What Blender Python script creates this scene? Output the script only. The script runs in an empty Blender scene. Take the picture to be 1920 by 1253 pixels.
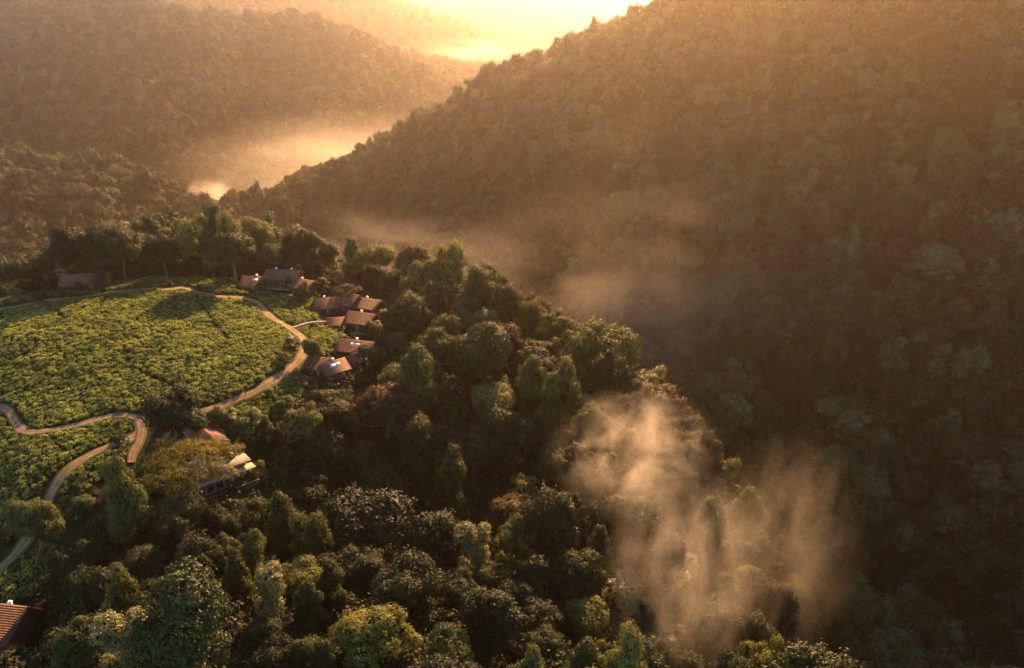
import bpy, math, random
import numpy as np
from mathutils import Vector, Matrix

# ----------------------------------------------------------------- camera
R = math.radians
S = bpy.context.scene
CAM_Z = 330.0
PITCH = 24.0
FPX, PW, PH = 1600.0, 1920.0, 1253.0
cam_d = bpy.data.cameras.new('camera')
cam_d.sensor_width = 36.0
cam_d.lens = 36.0 * FPX / PW
cam_d.clip_start = 1.0
cam_d.clip_end = 20000.0
cam = bpy.data.objects.new('camera', cam_d)
S.collection.objects.link(cam)
cam.location = (0, 0, CAM_Z)
cam.rotation_euler = (R(90 - PITCH), 0, 0)
S.camera = cam

# ----------------------------------------------------------------- light
SUN_AZ, SUN_EL = 14.0, 20.5
world = bpy.data.worlds.new('World'); S.world = world
world.use_nodes = True
wn, wl = world.node_tree.nodes, world.node_tree.links
wn.clear()
sky = wn.new('ShaderNodeTexSky'); sky.sky_type = 'NISHITA'; sky.sun_disc = False
sky.sun_elevation = R(SUN_EL); sky.sun_rotation = R(SUN_AZ)
sky.altitude = 1800; sky.air_density = 0.45; sky.dust_density = 1.0; sky.ozone_density = 0.0
bg = wn.new('ShaderNodeBackground'); bg.inputs['Strength'].default_value = 0.095
wo = wn.new('ShaderNodeOutputWorld')
wl.new(sky.outputs[0], bg.inputs['Color']); wl.new(bg.outputs[0], wo.inputs['Surface'])

sun_d = bpy.data.lights.new('sun', 'SUN')
sun_d.energy = 5.0; sun_d.angle = R(0.6); sun_d.color = (1.0, 0.545, 0.215)
sun = bpy.data.objects.new('sun', sun_d); S.collection.objects.link(sun)
sdir = Vector((math.sin(R(SUN_AZ)) * math.cos(R(SUN_EL)), math.cos(R(SUN_AZ)) * math.cos(R(SUN_EL)), math.sin(R(SUN_EL))))
sun.rotation_euler = sdir.to_track_quat('Z', 'Y').to_euler()
sun.location = (200, 900, 700)

S.view_settings.view_transform = 'Standard'
S.view_settings.look = 'None'
S.view_settings.gamma = 1.0
S.view_settings.exposure = 2.2
S.render.engine = 'CYCLES'
cy = S.cycles
cy.max_bounces = 5; cy.diffuse_bounces = 2; cy.glossy_bounces = 1; cy.transmission_bounces = 3
cy.volume_bounces = 1; cy.transparent_max_bounces = 12
cy.use_denoising = True
cy.sample_clamp_indirect = 4.0
cy.volume_step_rate = 1.0; cy.volume_max_steps = 64
cy.use_adaptive_sampling = True; cy.adaptive_threshold = 0.02

rng = np.random.default_rng(7)
random.seed(7)
C = S.collection

# ----------------------------------------------------------------- picture geometry -> ground
cp, sp_ = math.cos(R(PITCH)), math.sin(R(PITCH))
def ray(px, py):
    u = (px - PW / 2) / FPX; v = (PH / 2 - py) / FPX
    return np.array([u, cp + v * sp_, -sp_ + v * cp])
def P(px, py, d):
    r = ray(px, py) * d
    return np.array([r[0], r[1], r[2] + CAM_Z])
def PZ(px, py, z):
    r = ray(px, py); d = (z - CAM_Z) / r[2]
    return P(px, py, d)

ctrl = []
def c3(p, dz=0.0): ctrl.append((p[0], p[1], p[2] + dz))
# the tea hill (rounded top)
for px, py, z in [(0, 560, 222), (150, 552, 224), (300, 540, 226), (450, 555, 225), (0, 650, 225), (200, 640, 228), (400, 640, 228),
                  (530, 650, 226), (0, 770, 222), (150, 770, 224), (330, 760, 226), (480, 720, 226), (570, 630, 225), (0, 900, 221),
                  (100, 930, 221), (200, 850, 223), (270, 830, 223.5), (430, 900, 219), (380, 840, 222), (520, 770, 223), (30, 1050, 214), (-150, 1050, 208),
                  (-250, 700, 216), (-200, 560, 215), (520, 530, 224), (640, 620, 221), (660, 690, 220), (600, 720, 222), (690, 590, 217),
                  (0, 1190, 214), (120, 1100, 212), (-300, 900, 210)]:
    c3(PZ(px, py, z))
# forest on its flanks: canopy pixel and depth, ground lies a tree height lower
for px, py, d, h in [(780, 460, 312, 15), (560, 440, 322, 15), (430, 425, 330, 17), (200, 440, 335, 15), (60, 480, 325, 14), (-100, 500, 320, 14),
                     (840, 480, 305, 15), (950, 530, 292, 15), (1100, 650, 272, 15), (1250, 740, 258, 16), (1320, 800, 247, 16),
                     (750, 700, 238, 15), (900, 760, 228, 16), (640, 800, 218, 16), (700, 900, 206, 17), (560, 930, 196, 17), (900, 950, 192, 18), (1100, 900, 205, 16), (1250, 1000, 190, 17),
                     (770, 970, 168, 18), (1120, 1010, 168, 18), (420, 960, 168, 15), (260, 1010, 158, 15), (680, 1140, 128, 19), (1020, 1190, 130, 19),
                     (1550, 1200, 128, 20), (300, 1140, 128, 16), (1400, 900, 228, 24), (1480, 1000, 215, 28), (1540, 1150, 196, 30), (1300, 1200, 150, 19), (500, 1250, 115, 19)]:
    c3(P(px, py, d), -h)
# far side of the tea hill drops away
for px, py, d, z in [(-100, 400, 420, 165), (100, 400, 430, 165), (300, 390, 440, 165), (500, 390, 430, 165), (700, 400, 410, 165), (900, 430, 370, 165),
                     (200, 350, 620, 70), (-200, 350, 620, 70), (500, 350, 640, 60), (750, 380, 540, 95), (950, 460, 430, 130), (1100, 560, 370, 145), (1250, 640, 330, 145), (1380, 760, 300, 135), (1520, 900, 280, 122), (1650, 1080, 255, 112), (1750, 1300, 215, 108)]:
    r = P(px, py, d); ctrl.append((r[0], r[1], z))
# the wooded mountain to the right: crest and face
CREST = [(330, 470, 1180), (400, 420, 1110), (520, 348, 1020), (620, 305, 950), (700, 272, 905), (780, 225, 850), (850, 190, 805), (905, 150, 770), (950, 140, 740),
         (1050, 100, 695), (1110, 68, 675), (1160, 42, 655), (1240, 8, 628), (1330, -30, 605), (1500, -140, 578), (1700, -250, 558), (1900, -330, 545), (2200, -380, 535)]  # out-of-view right end of the crest raised to shade the gorge
for px, py, d in CREST: c3(P(px, py, d), -12)
for px, py, d in CREST[:-2]:
    p = P(px, py, d); ctrl.append((p[0] + 60, p[1] + 190, max(p[2] - 105, 10)))
for px, py, d in [(600, 420, 830), (800, 400, 655), (800, 310, 735), (1000, 300, 600), (1000, 470, 520), (1100, 590, 455), (1200, 300, 545), (1200, 450, 490), (1250, 640, 410), (1300, 150, 585),
                  (1400, 300, 500), (1400, 500, 440), (1400, 700, 385), (1600, 150, 490), (1600, 300, 455), (1600, 500, 405), (1600, 700, 370), (1600, 900, 340), (1700, 1100, 325),
                  (1800, 200, 450), (1800, 450, 385), (1800, 700, 345), (1900, 900, 315), (1900, 1200, 285), (2100, 300, 395), (2100, 600, 345), (2100, 900, 300), (2100, 1200, 265)]:
    c3(P(px, py, d), -11)
# the hills across the valley on the left
for px, py, d in [(-300, 300, 1000), (0, 292, 1000), (100, 298, 1000), (250, 315, 1020), (330, 350, 1040), (400, 400, 1060), (0, 400, 880), (200, 420, 880), (350, 450, 930), (-300, 420, 880)]:
    c3(P(px, py, d), -12)
for px, py, d in [(0, 275, 1180), (200, 285, 1200), (350, 330, 1180)]:
    p = P(px, py, d); ctrl.append((p[0], p[1], p[2] - 35))
for px, py, d in [(-300, 0, 1400), (0, 6, 1450), (150, 2, 1460), (250, 6, 1480), (330, 26, 1500), (420, 62, 1520), (470, 100, 1540), (505, 150, 1560), (545, 66, 1580), (600, 40, 1600), (650, 58, 1620), (700, 92, 1640), (760, 128, 1660), (830, 165, 1690), (880, 205, 1700),
                  (0, 150, 1330), (200, 170, 1320), (400, 180, 1370), (600, 200, 1440), (100, 250, 1260), (350, 270, 1260), (550, 280, 1320), (700, 250, 1450), (750, 190, 1560)]:
    c3(P(px, py, d), -12)
for px, d, z in [(-200, 1750, 150), (100, 1850, 150), (300, 1900, 140), (500, 1950, 130), (700, 2000, 100), (900, 2000, 50), (1100, 1500, 40), (1000, 1150, 60), (900, 1300, 40), (1400, 1100, 110), (650, 1120, 30), (480, 1220, 35)]:
    p = P(px, 200, d); ctrl.append((p[0], p[1], z))
# the last ridge
for px, py, d in [(-600, -60, 2700), (200, -50, 2800), (450, -40, 2850), (600, -15, 2900), (750, 30, 2950), (880, 70, 3000), (980, 110, 3050), (1100, 125, 3100), (500, 60, 2500), (700, 110, 2550), (300, 40, 2450)]:
    c3(P(px, py, d), -10)
for X, Y, z in [(0, -300, 200), (0, -60, 214), (-300, -100, 196), (-300, 200, 185), (-350, 450, 130), (300, -100, 130), (300, 100, 140), (500, 200, 300), (700, 700, 370), (700, 350, 400), (900, 1200, 250),
                (-1200, 400, 120), (-1200, 1200, 250), (-2500, 2500, 250), (2500, 1500, 250), (2500, 4000, 120), (-2500, 5000, 200), (0, 4500, 60), (0, 7000, 80), (3000, 7000, 80), (-3000, 7000, 80), (2500, 0, 250), (-2500, 0, 200), (1200, 3000, 40), (500, 3000, 30)]:
    ctrl.append((X, Y, z))
ctrl = np.array(ctrl)
CC = 22.0
def kern(r2): return np.sqrt(r2 + CC * CC)
n = len(ctrl)
A = kern(((ctrl[:, None, :2] - ctrl[None, :, :2]) ** 2).sum(-1)) - np.eye(n) * 1.5
Pm = np.column_stack([np.ones(n), ctrl[:, :2] / 1000.0])
M = np.block([[A, Pm], [Pm.T, np.zeros((3, 3))]])
sol = np.linalg.solve(M, np.concatenate([ctrl[:, 2], np.zeros(3)]))
_ph = rng.uniform(0, 6.28, (24, 3)); _an = rng.uniform(0, 6.28, 24)
def wob(x, y, wl, k0, cnt=5):
    z = 0
    for k in range(cnt):
        a = _an[(k0 + k) % 24]; f = 6.283 / (wl * (0.7 + 0.16 * k))
        z = z + np.sin((x * math.cos(a) + y * math.sin(a)) * f + _ph[(k0 + k) % 24, 0])
    return z / cnt
def terrain_raw(x, y):
    x = np.asarray(x, float); y = np.asarray(y, float)
    sh = x.shape; xf, yf = x.ravel(), y.ravel()
    out = np.empty(len(xf))
    for i in range(0, len(xf), 20000):
        s = slice(i, i + 20000)
        r2 = (xf[s, None] - ctrl[None, :, 0]) ** 2 + (yf[s, None] - ctrl[None, :, 1]) ** 2
        out[s] = kern(r2) @ sol[:n] + sol[n] + sol[n + 1] * xf[s] / 1000 + sol[n + 2] * yf[s] / 1000
    near = np.clip((np.hypot(xf + 60, yf - 200) - 130) / 120, 0, 1)
    far = np.clip((np.hypot(xf, yf) - 800) / 600, 0, 1)
    mt = np.clip((np.hypot(xf, yf) - 340) / 120, 0, 1)
    out = out + near * (4.0 * wob(xf, yf, 70, 0) + 2.0 * wob(xf, yf, 32, 6)) + mt * 9 * wob(xf, yf * 0.45, 85, 14) + far * 9 * wob(xf, yf, 210, 11)
    out = out + (1 - near) * (0.5 * wob(xf, yf, 17, 3) + 0.2 * wob(xf, yf, 8, 9))
    return np.clip(out, 5, 425).reshape(sh)
def axis(lo, a, b, hi, step, grow):
    v = list(np.arange(a, b + 0.1, step)); s = step; x = b
    while x < hi: s = min(s * grow, 160); x += s; v.append(x)
    s = step; x = a
    while x > lo: s = min(s * grow, 160); x -= s; v.insert(0, x)
    return np.array(v)
GX = axis(-3400, -150, 190, 3400, 2.0, 1.045)
GY = axis(-320, 40, 350, 7000, 2.0, 1.035)
GZ = terrain_raw(*np.meshgrid(GX, GY))        # rows = y
def H(x, y):
    x = np.asarray(x, float); y = np.asarray(y, float)
    i = np.clip(np.searchsorted(GX, x) - 1, 0, len(GX) - 2); j = np.clip(np.searchsorted(GY, y) - 1, 0, len(GY) - 2)
    fx = np.clip((x - GX[i]) / (GX[i + 1] - GX[i]), 0, 1); fy = np.clip((y - GY[j]) / (GY[j + 1] - GY[j]), 0, 1)
    return (GZ[j, i] * (1 - fx) + GZ[j, i + 1] * fx) * (1 - fy) + (GZ[j + 1, i] * (1 - fx) + GZ[j + 1, i + 1] * fx) * fy
def place(px, py, h=0.0):
    """the ground point below the spot of the picture that lies h above the ground"""
    r = ray(px, py); d = np.arange(60, 4000, 0.5)
    q = H(r[0] * d, r[1] * d) + h - (CAM_Z + r[2] * d)
    k = np.argmax(q > 0)
    if q[k] <= 0: k = len(d) - 1
    return np.array([r[0] * d[k], r[1] * d[k], float(H(r[0] * d[k], r[1] * d[k]))]), d[k]
def proj(p):
    x, y, z = p[..., 0], p[..., 1], p[..., 2] - CAM_Z
    d = y * cp - z * sp_
    v = (y * sp_ + z * cp) / d
    return PW / 2 + FPX * x / d, PH / 2 - FPX * v, d
def clear_view(x, y, z, tol):
    """how far the sight line from the camera to the point passes below the terrain"""
    ok = np.ones(len(x), bool)
    for t in np.linspace(0.12, 0.97, 48):
        zz = CAM_Z + (z - CAM_Z) * t
        ok &= (H(x * t, y * t) - zz) < tol
    return ok

# ----------------------------------------------------------------- helpers
def mat_new(name):
    m = bpy.data.materials.new(name); m.use_nodes = True
    m.node_tree.nodes.clear()
    return m, m.node_tree.nodes, m.node_tree.links
def mesh_obj(name, verts, faces, mat, parent=None, link=True, smooth=False):
    me = bpy.data.meshes.new(name)
    me.from_pydata([tuple(v) for v in verts], [], [tuple(f) for f in faces])
    if mat: me.materials.append(mat)
    if smooth: me.polygons.foreach_set('use_smooth', [True] * len(me.polygons))
    me.update()
    o = bpy.data.objects.new(name, me)
    if link: C.objects.link(o)
    if parent: o.parent = parent
    return o
def np_mesh(name, V, F, mats, midx=None):
    """fast mesh from numpy arrays; F rows of 4 (quads), or list of arrays"""
    me = bpy.data.meshes.new(name)
    Fl = F if isinstance(F, list) else [F]
    nl = sum(f.size for f in Fl); npoly = sum(len(f) for f in Fl)
    me.vertices.add(len(V)); me.vertices.foreach_set('co', np.ascontiguousarray(V, dtype=np.float32).ravel())
    me.loops.add(nl); me.loops.foreach_set('vertex_index', np.concatenate([f.ravel() for f in Fl]).astype(np.int32))
    tot = np.concatenate([np.full(len(f), f.shape[1], np.int32) for f in Fl])
    me.polygons.add(npoly)
    me.polygons.foreach_set('loop_start', np.concatenate([[0], np.cumsum(tot)[:-1]]).astype(np.int32))
    me.polygons.foreach_set('loop_total', tot)
    for m in mats: me.materials.append(m)
    if midx is not None: me.polygons.foreach_set('material_index', midx.astype(np.int32))
    me.update(calc_edges=True); me.validate()
    return me
def thing(name, label, cat, loc=(0, 0, 0), rz=0.0, sc=1.0, group=None):
    o = bpy.data.objects.new(name, None); C.objects.link(o)
    o.location = loc; o.rotation_euler = (0, 0, rz)
    o.scale = sc if isinstance(sc, tuple) else (sc, sc, sc)
    o.empty_display_size = 0.5
    o['label'] = label; o['category'] = cat
    if group: o['group'] = group
    return o
def tag(o, label, cat, group=None):
    o['label'] = label; o['category'] = cat
    if group: o['group'] = group
    return o
def part(name, mesh, parent, loc=(0, 0, 0), rot=(0, 0, 0)):
    o = bpy.data.objects.new(name, mesh); C.objects.link(o); o.parent = parent
    o.location = loc; o.rotation_euler = rot
    return o

def noise_node(N, L, scale, detail=3, rough=0.6, coord='obj', vec=None):
    t = N.new('ShaderNodeTexNoise'); t.inputs['Scale'].default_value = scale
    t.inputs['Detail'].default_value = detail; t.inputs['Roughness'].default_value = rough
    if vec is None:
        if coord == 'obj':
            c = N.new('ShaderNodeTexCoord'); vec = c.outputs['Object']
        else:
            g = N.new('ShaderNodeNewGeometry'); vec = g.outputs['Position']
    L.new(vec, t.inputs['Vector'])
    return t
def ramp(N, L, fac, stops):
    r = N.new('ShaderNodeValToRGB'); e = r.color_ramp.elements
    while len(e) < len(stops): e.new(0.5)
    for k, (p, col) in enumerate(stops): e[k].position = p; e[k].color = (*col, 1)
    L.new(fac, r.inputs['Fac']); return r

def leaf_mat(name, dark, mid, light, trans, tfac=0.17, rough=0.6, nscale=0.35, spec=0.12, patch=0.0):
    m, N, L = mat_new(name)
    t = noise_node(N, L, nscale, 3, 0.65)
    oi = N.new('ShaderNodeObjectInfo')
    ma = N.new('ShaderNodeMath'); ma.operation = 'MULTIPLY_ADD'; ma.inputs[1].default_value = 0.5; ma.inputs[2].default_value = -0.25
    L.new(oi.outputs['Random'], ma.inputs[0])
    ad = N.new('ShaderNodeMath'); ad.operation = 'ADD'; L.new(t.outputs['Fac'], ad.inputs[0]); L.new(ma.outputs[0], ad.inputs[1])
    fac = ad.outputs[0]
    if patch:
        tp_ = noise_node(N, L, 0.075, 4, 0.6, 'pos'); pm_ = N.new('ShaderNodeMath'); pm_.operation = 'MULTIPLY_ADD'; pm_.inputs[1].default_value = patch; L.new(tp_.outputs['Fac'], pm_.inputs[0])
        sb = N.new('ShaderNodeMath'); sb.operation = 'SUBTRACT'; sb.inputs[1].default_value = patch * 0.5; L.new(fac, sb.inputs[0]); L.new(sb.outputs[0], pm_.inputs[2]); fac = pm_.outputs[0]
    r = ramp(N, L, fac, [(0.25, dark), (0.5, mid), (0.75, light)])
    pb = N.new('ShaderNodeBsdfPrincipled'); pb.inputs['Roughness'].default_value = rough
    pb.inputs['Specular IOR Level'].default_value = spec
    L.new(r.outputs[0], pb.inputs['Base Color'])
    tr = N.new('ShaderNodeBsdfTranslucent')
    mx = N.new('ShaderNodeMix'); mx.data_type = 'RGBA'; mx.blend_type = 'MULTIPLY'; mx.inputs[0].default_value = 1.0
    L.new(r.outputs[0], mx.inputs[6]); mx.inputs[7].default_value = (*trans, 1)
    L.new(mx.outputs[2], tr.inputs['Color'])
    ms = N.new('ShaderNodeMixShader'); ms.inputs[0].default_value = tfac
    L.new(pb.outputs[0], ms.inputs[1]); L.new(tr.outputs[0], ms.inputs[2])
    o = N.new('ShaderNodeOutputMaterial'); L.new(ms.outputs[0], o.inputs['Surface'])
    return m
def plain_mat(name, c1, c2, scale=2.0, rough=0.8, bump=0.0, metallic=0.0, spec=0.3, coord='obj'):
    m, N, L = mat_new(name)
    t = noise_node(N, L, scale, 5, 0.65, coord)
    r = ramp(N, L, t.outputs['Fac'], [(0.3, c1), (0.7, c2)])
    pb = N.new('ShaderNodeBsdfPrincipled'); pb.inputs['Roughness'].default_value = rough; pb.inputs['Metallic'].default_value = metallic
    pb.inputs['Specular IOR Level'].default_value = spec
    L.new(r.outputs[0], pb.inputs['Base Color'])
    if bump:
        b = N.new('ShaderNodeBump'); b.inputs['Strength'].default_value = bump; b.inputs['Distance'].default_value = 0.05
        L.new(t.outputs['Fac'], b.inputs['Height']); L.new(b.outputs[0], pb.inputs['Normal'])
    o = N.new('ShaderNodeOutputMaterial'); L.new(pb.outputs[0], o.inputs['Surface'])
    return m

# ----------------------------------------------------------------- materials
LEAF = {
    'green':  leaf_mat('leaf_green', (0.012, 0.020, 0.005), (0.032, 0.049, 0.011), (0.08, 0.10, 0.022), (1.6, 1.5, 0.5)),
    'dark':   leaf_mat('leaf_dark', (0.007, 0.013, 0.005), (0.016, 0.027, 0.008), (0.038, 0.055, 0.014), (1.6, 1.5, 0.5), 0.12),
    'olive':  leaf_mat('leaf_olive', (0.032, 0.042, 0.010), (0.090, 0.105, 0.022), (0.18, 0.19, 0.04), (1.6, 1.4, 0.45), 0.22),
    'gold':   leaf_mat('leaf_gold', (0.065, 0.062, 0.009), (0.155, 0.150, 0.019), (0.25, 0.235, 0.03), (1.6, 1.2, 0.4), 0.3),
    'rust':   leaf_mat('leaf_rust', (0.036, 0.021, 0.008), (0.072, 0.045, 0.015), (0.12, 0.08, 0.025), (1.6, 1.2, 0.5), 0.15),
    'pale':   leaf_mat('leaf_pale', (0.06, 0.07, 0.025), (0.14, 0.15, 0.05), (0.26, 0.25, 0.10), (1.4, 1.3, 0.7), 0.35, 0.45, spec=0.25),
    'glossy': leaf_mat('leaf_glossy', (0.022, 0.040, 0.010), (0.055, 0.09, 0.022), (0.11, 0.155, 0.04), (1.6, 1.5, 0.5), 0.3, 0.42, spec=0.3),
    'mount':  leaf_mat('leaf_mountain', (0.014, 0.021, 0.009), (0.055, 0.068, 0.026), (0.15, 0.16, 0.062), (1.4, 1.3, 0.6), 0.2, 0.65, 0.15),
    'mount_green': leaf_mat('leaf_mountain_green', (0.014, 0.025, 0.011), (0.055, 0.076, 0.03), (0.14, 0.17, 0.065), (1.4, 1.3, 0.6), 0.2, 0.65, 0.15),
    'mount_brown': leaf_mat('leaf_mountain_brown', (0.024, 0.021, 0.009), (0.066, 0.058, 0.023), (0.125, 0.108, 0.042), (1.4, 1.3, 0.6), 0.2, 0.65, 0.15),
    'tea':    leaf_mat('leaf_tea', (0.10, 0.14, 0.040), (0.21, 0.275, 0.080), (0.38, 0.43, 0.13), (1.5, 1.45, 0.5), 0.45, 0.6, 0.9, patch=1.1),
    'under':  leaf_mat('leaf_undergrowth', (0.010, 0.016, 0.006), (0.024, 0.032, 0.010), (0.05, 0.058, 0.016), (1.5, 1.3, 0.5), 0.2, 0.7),
    'core':   plain_mat('leaf_core', (0.012, 0.016, 0.006), (0.026, 0.031, 0.011), 1.0, 0.95, spec=0.05),  # dark colour puts the shade inside the crowns into the material
}
BARK = plain_mat('bark', (0.06, 0.045, 0.03), (0.16, 0.125, 0.09), 1.5, 0.9, 0.4)
BARK_PALE = plain_mat('bark_pale', (0.16, 0.13, 0.10), (0.32, 0.28, 0.22), 1.5, 0.85, 0.4)

# ----------------------------------------------------------------- the land
m_land, N, L = mat_new('forest_floor')
t1 = noise_node(N, L, 0.06, 6, 0.7, 'pos'); r1 = ramp(N, L, t1.outputs['Fac'], [(0.3, (0.014, 0.019, 0.007)), (0.55, (0.024, 0.032, 0.011)), (0.8, (0.036, 0.04, 0.016))])
pb = N.new('ShaderNodeBsdfPrincipled'); pb.inputs['Roughness'].default_value = 0.95; pb.inputs['Specular IOR Level'].default_value = 0.1
L.new(r1.outputs[0], pb.inputs['Base Color'])
t2 = noise_node(N, L, 0.9, 5, 0.7, 'pos'); b = N.new('ShaderNodeBump'); b.inputs['Strength'].default_value = 0.8; b.inputs['Distance'].default_value = 0.4
L.new(t2.outputs['Fac'], b.inputs['Height']); L.new(b.outputs[0], pb.inputs['Normal'])
o = N.new('ShaderNodeOutputMaterial'); L.new(pb.outputs[0], o.inputs['Surface'])
nx, ny = len(GX), len(GY)
gx, gy = np.meshgrid(GX, GY)
V = np.column_stack([gx.ravel(), gy.ravel(), GZ.ravel()])
ii, jj = np.meshgrid(np.arange(nx - 1), np.arange(ny - 1))
a = (jj * nx + ii).ravel()
me = np_mesh('terrain', V, np.column_stack([a, a + 1, a + nx + 1, a + nx]), [m_land])
me.polygons.foreach_set('use_smooth', np.ones(len(me.polygons), bool))
land = bpy.data.objects.new('terrain', me); C.objects.link(land)
land['kind'] = 'structure'; land['label'] = 'hills and valleys of the forest land under the trees and tea'
# ----------------------------------------------------------------- foliage builder
def _sph(k, g):
    v = g.normal(size=(k, 3)); return v / np.linalg.norm(v, axis=1, keepdims=True)
def _lump(d, seed):
    f = 0
    gg = np.random.default_rng(seed)
    for fr, am in ((3.0, 0.13), (6.5, 0.11), (11, 0.07)):
        w = gg.normal(size=(3, 3)) * fr; p = gg.uniform(0, 6.28, 3)
        f = f + am * np.sin(d @ w.T + p).mean(1) * 1.7
    return f
_ico = None
def ico_arrays(sub=2):
    import bmesh
    bm = bmesh.new(); bmesh.ops.create_icosphere(bm, subdivisions=sub, radius=1.0)
    v = np.array([x.co[:] for x in bm.verts]); f = np.array([[x.index for x in fc.verts] for fc in bm.faces]); bm.free()
    return v, f
ICO1 = ico_arrays(1); ICO2 = ico_arrays(2)
def crown_mesh(name, clumps, count, leaf, mat, seed, core=0.72, low=-0.45, wide=0.55, wild=0.42, droop=0.0, coremat=1):
    g = np.random.default_rng(seed)
    cl = np.array(clumps, float); ar = (cl[:, 3] * cl[:, 4] * cl[:, 5]) ** (2 / 3.); ar /= ar.sum()
    pts, nor = [], []
    tries = 0; have = 0
    nt = max(40, count // 7)
    while have < nt and tries < 8:
        tries += 1
        k = g.choice(len(cl), size=nt * 2, p=ar)
        d = _sph(len(k), g)
        keep = (d[:, 2] > low) | (g.random(len(k)) < 0.12); d, k = d[keep], k[keep]
        rad = 1.0 + np.array([0.0]) + _lump(d * 1.0 + k[:, None] * 1.7, seed) - np.abs(g.normal(0, 0.09, len(k))) + (g.random(len(k)) < 0.16) * g.uniform(0, 0.30, len(k))
        p = cl[k, :3] + d * cl[k, 3:6] * rad[:, None]
        inside = np.zeros(len(p), bool)
        for q in range(len(cl)):
            e = (((p - cl[q, :3]) / cl[q, 3:6]) ** 2).sum(1)
            inside |= (e < 0.74) & (k != q)
        nn = d / cl[k, 3:6]; nn /= np.linalg.norm(nn, axis=1, keepdims=True)
        pts.append(p[~inside]); nor.append(nn[~inside]); have += (~inside).sum()
    p0 = np.concatenate(pts)[:nt]; n0 = np.concatenate(nor)[:nt]
    tk = g.integers(0, len(p0), count); tsz = g.uniform(0.5, 1.3, len(p0))[tk][:, None]
    off = g.normal(0, 1, (count, 3)); off -= n0[tk] * np.clip((off * n0[tk]).sum(1, keepdims=True), None, 0) * 0.6
    p = p0[tk] + off * leaf * 0.62 * tsz; nn = n0[tk] + off * 0.35; m = count
    nn /= np.linalg.norm(nn, axis=1, keepdims=True)
    nn = nn * 0.75 + _sph(m, g) * wild + np.array([0, 0, 0.15]); nn /= np.linalg.norm(nn, axis=1, keepdims=True)
    t = np.cross(nn, _sph(m, g)); t /= np.linalg.norm(t, axis=1, keepdims=True) + 1e-9
    if droop:
        t = t + np.array([0, 0, -droop]); t -= nn * (t * nn).sum(1, keepdims=True); t /= np.linalg.norm(t, axis=1, keepdims=True) + 1e-9
    b_ = np.cross(nn, t)
    ln = leaf * g.uniform(0.6, 1.35, m)[:, None]; w = ln * wide
    V = np.stack([p - t * ln * 0.5, p + b_ * w * 0.5 + t * ln * 0.08 - nn * ln * 0.06, p + t * ln * 0.5, p - b_ * w * 0.5 + t * ln * 0.08 - nn * ln * 0.06], 1).reshape(-1, 3)
    F = np.arange(m * 4).reshape(-1, 4)
    Vs, Fl, mi = [V], [F], [np.zeros(m)]
    if core:  # unseen inner blobs added to keep light from leaking through
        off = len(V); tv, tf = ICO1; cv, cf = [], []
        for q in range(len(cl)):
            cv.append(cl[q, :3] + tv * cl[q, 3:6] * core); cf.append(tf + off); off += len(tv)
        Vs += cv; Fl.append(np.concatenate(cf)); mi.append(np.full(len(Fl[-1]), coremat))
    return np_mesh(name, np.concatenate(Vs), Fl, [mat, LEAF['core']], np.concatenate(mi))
def tube(pts, rad, sides=6):
    pts = np.array(pts, float); V, F = [], []
    for i, p in enumerate(pts):
        t = pts[min(i + 1, len(pts) - 1)] - pts[max(i - 1, 0)]; t /= np.linalg.norm(t) + 1e-9
        a = np.cross(t, [0.3, 0.9, 0.1]); a /= np.linalg.norm(a) + 1e-9; b2 = np.cross(t, a)
        for s in range(sides):
            an = 6.2832 * s / sides; V.append(p + (a * math.cos(an) + b2 * math.sin(an)) * rad[i])
    for i in range(len(pts) - 1):
        for s in range(sides):
            F.append([i * sides + s, i * sides + (s + 1) % sides, (i + 1) * sides + (s + 1) % sides, (i + 1) * sides + s])
    return np.array(V), np.array(F)
def join_np(parts):
    V, F, off = [], [], 0
    for v, f in parts: V.append(v); F.append(f + off); off += len(v)
    return np.concatenate(V), np.concatenate(F)
def trunk_mesh(name, clumps, height, r0, seed, mat, lean=0.6, limbs=8, bare=0.35):
    g = np.random.default_rng(seed)
    top = np.array([g.normal(0, lean), g.normal(0, lean), height])
    path = [np.array([0, 0, -1.5])] + [top * s + np.array([g.normal(0, .25), g.normal(0, .25), 0]) * (s < 1) * (s > 0.05) for s in (0, 0.3, 0.6, 0.85, 1.0)]
    parts = [tube(path, [r0 * 1.35, r0 * 1.1, r0 * 0.85, r0 * 0.7, r0 * 0.5, r0 * 0.3], 7)]
    for q in g.permutation(len(clumps))[:limbs]:
        c = np.array(clumps[q][:3]); s = g.uniform(0.45, 0.9); st = top * s
        if c[2] < st[2] + 0.3: st = top * max(0.25, (c[2] - 1.5) / max(height, 1) * 0.8)
        mid = (st + c) / 2 + np.array([0, 0, -0.4]) + g.normal(0, .3, 3)
        parts.append(tube([st, mid, c, c + (c - mid) * bare], [r0 * 0.42, r0 * 0.3, r0 * 0.18, r0 * 0.05], 5))
    V, F = join_np(parts)
    return np_mesh(name, V, F, [mat])

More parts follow.
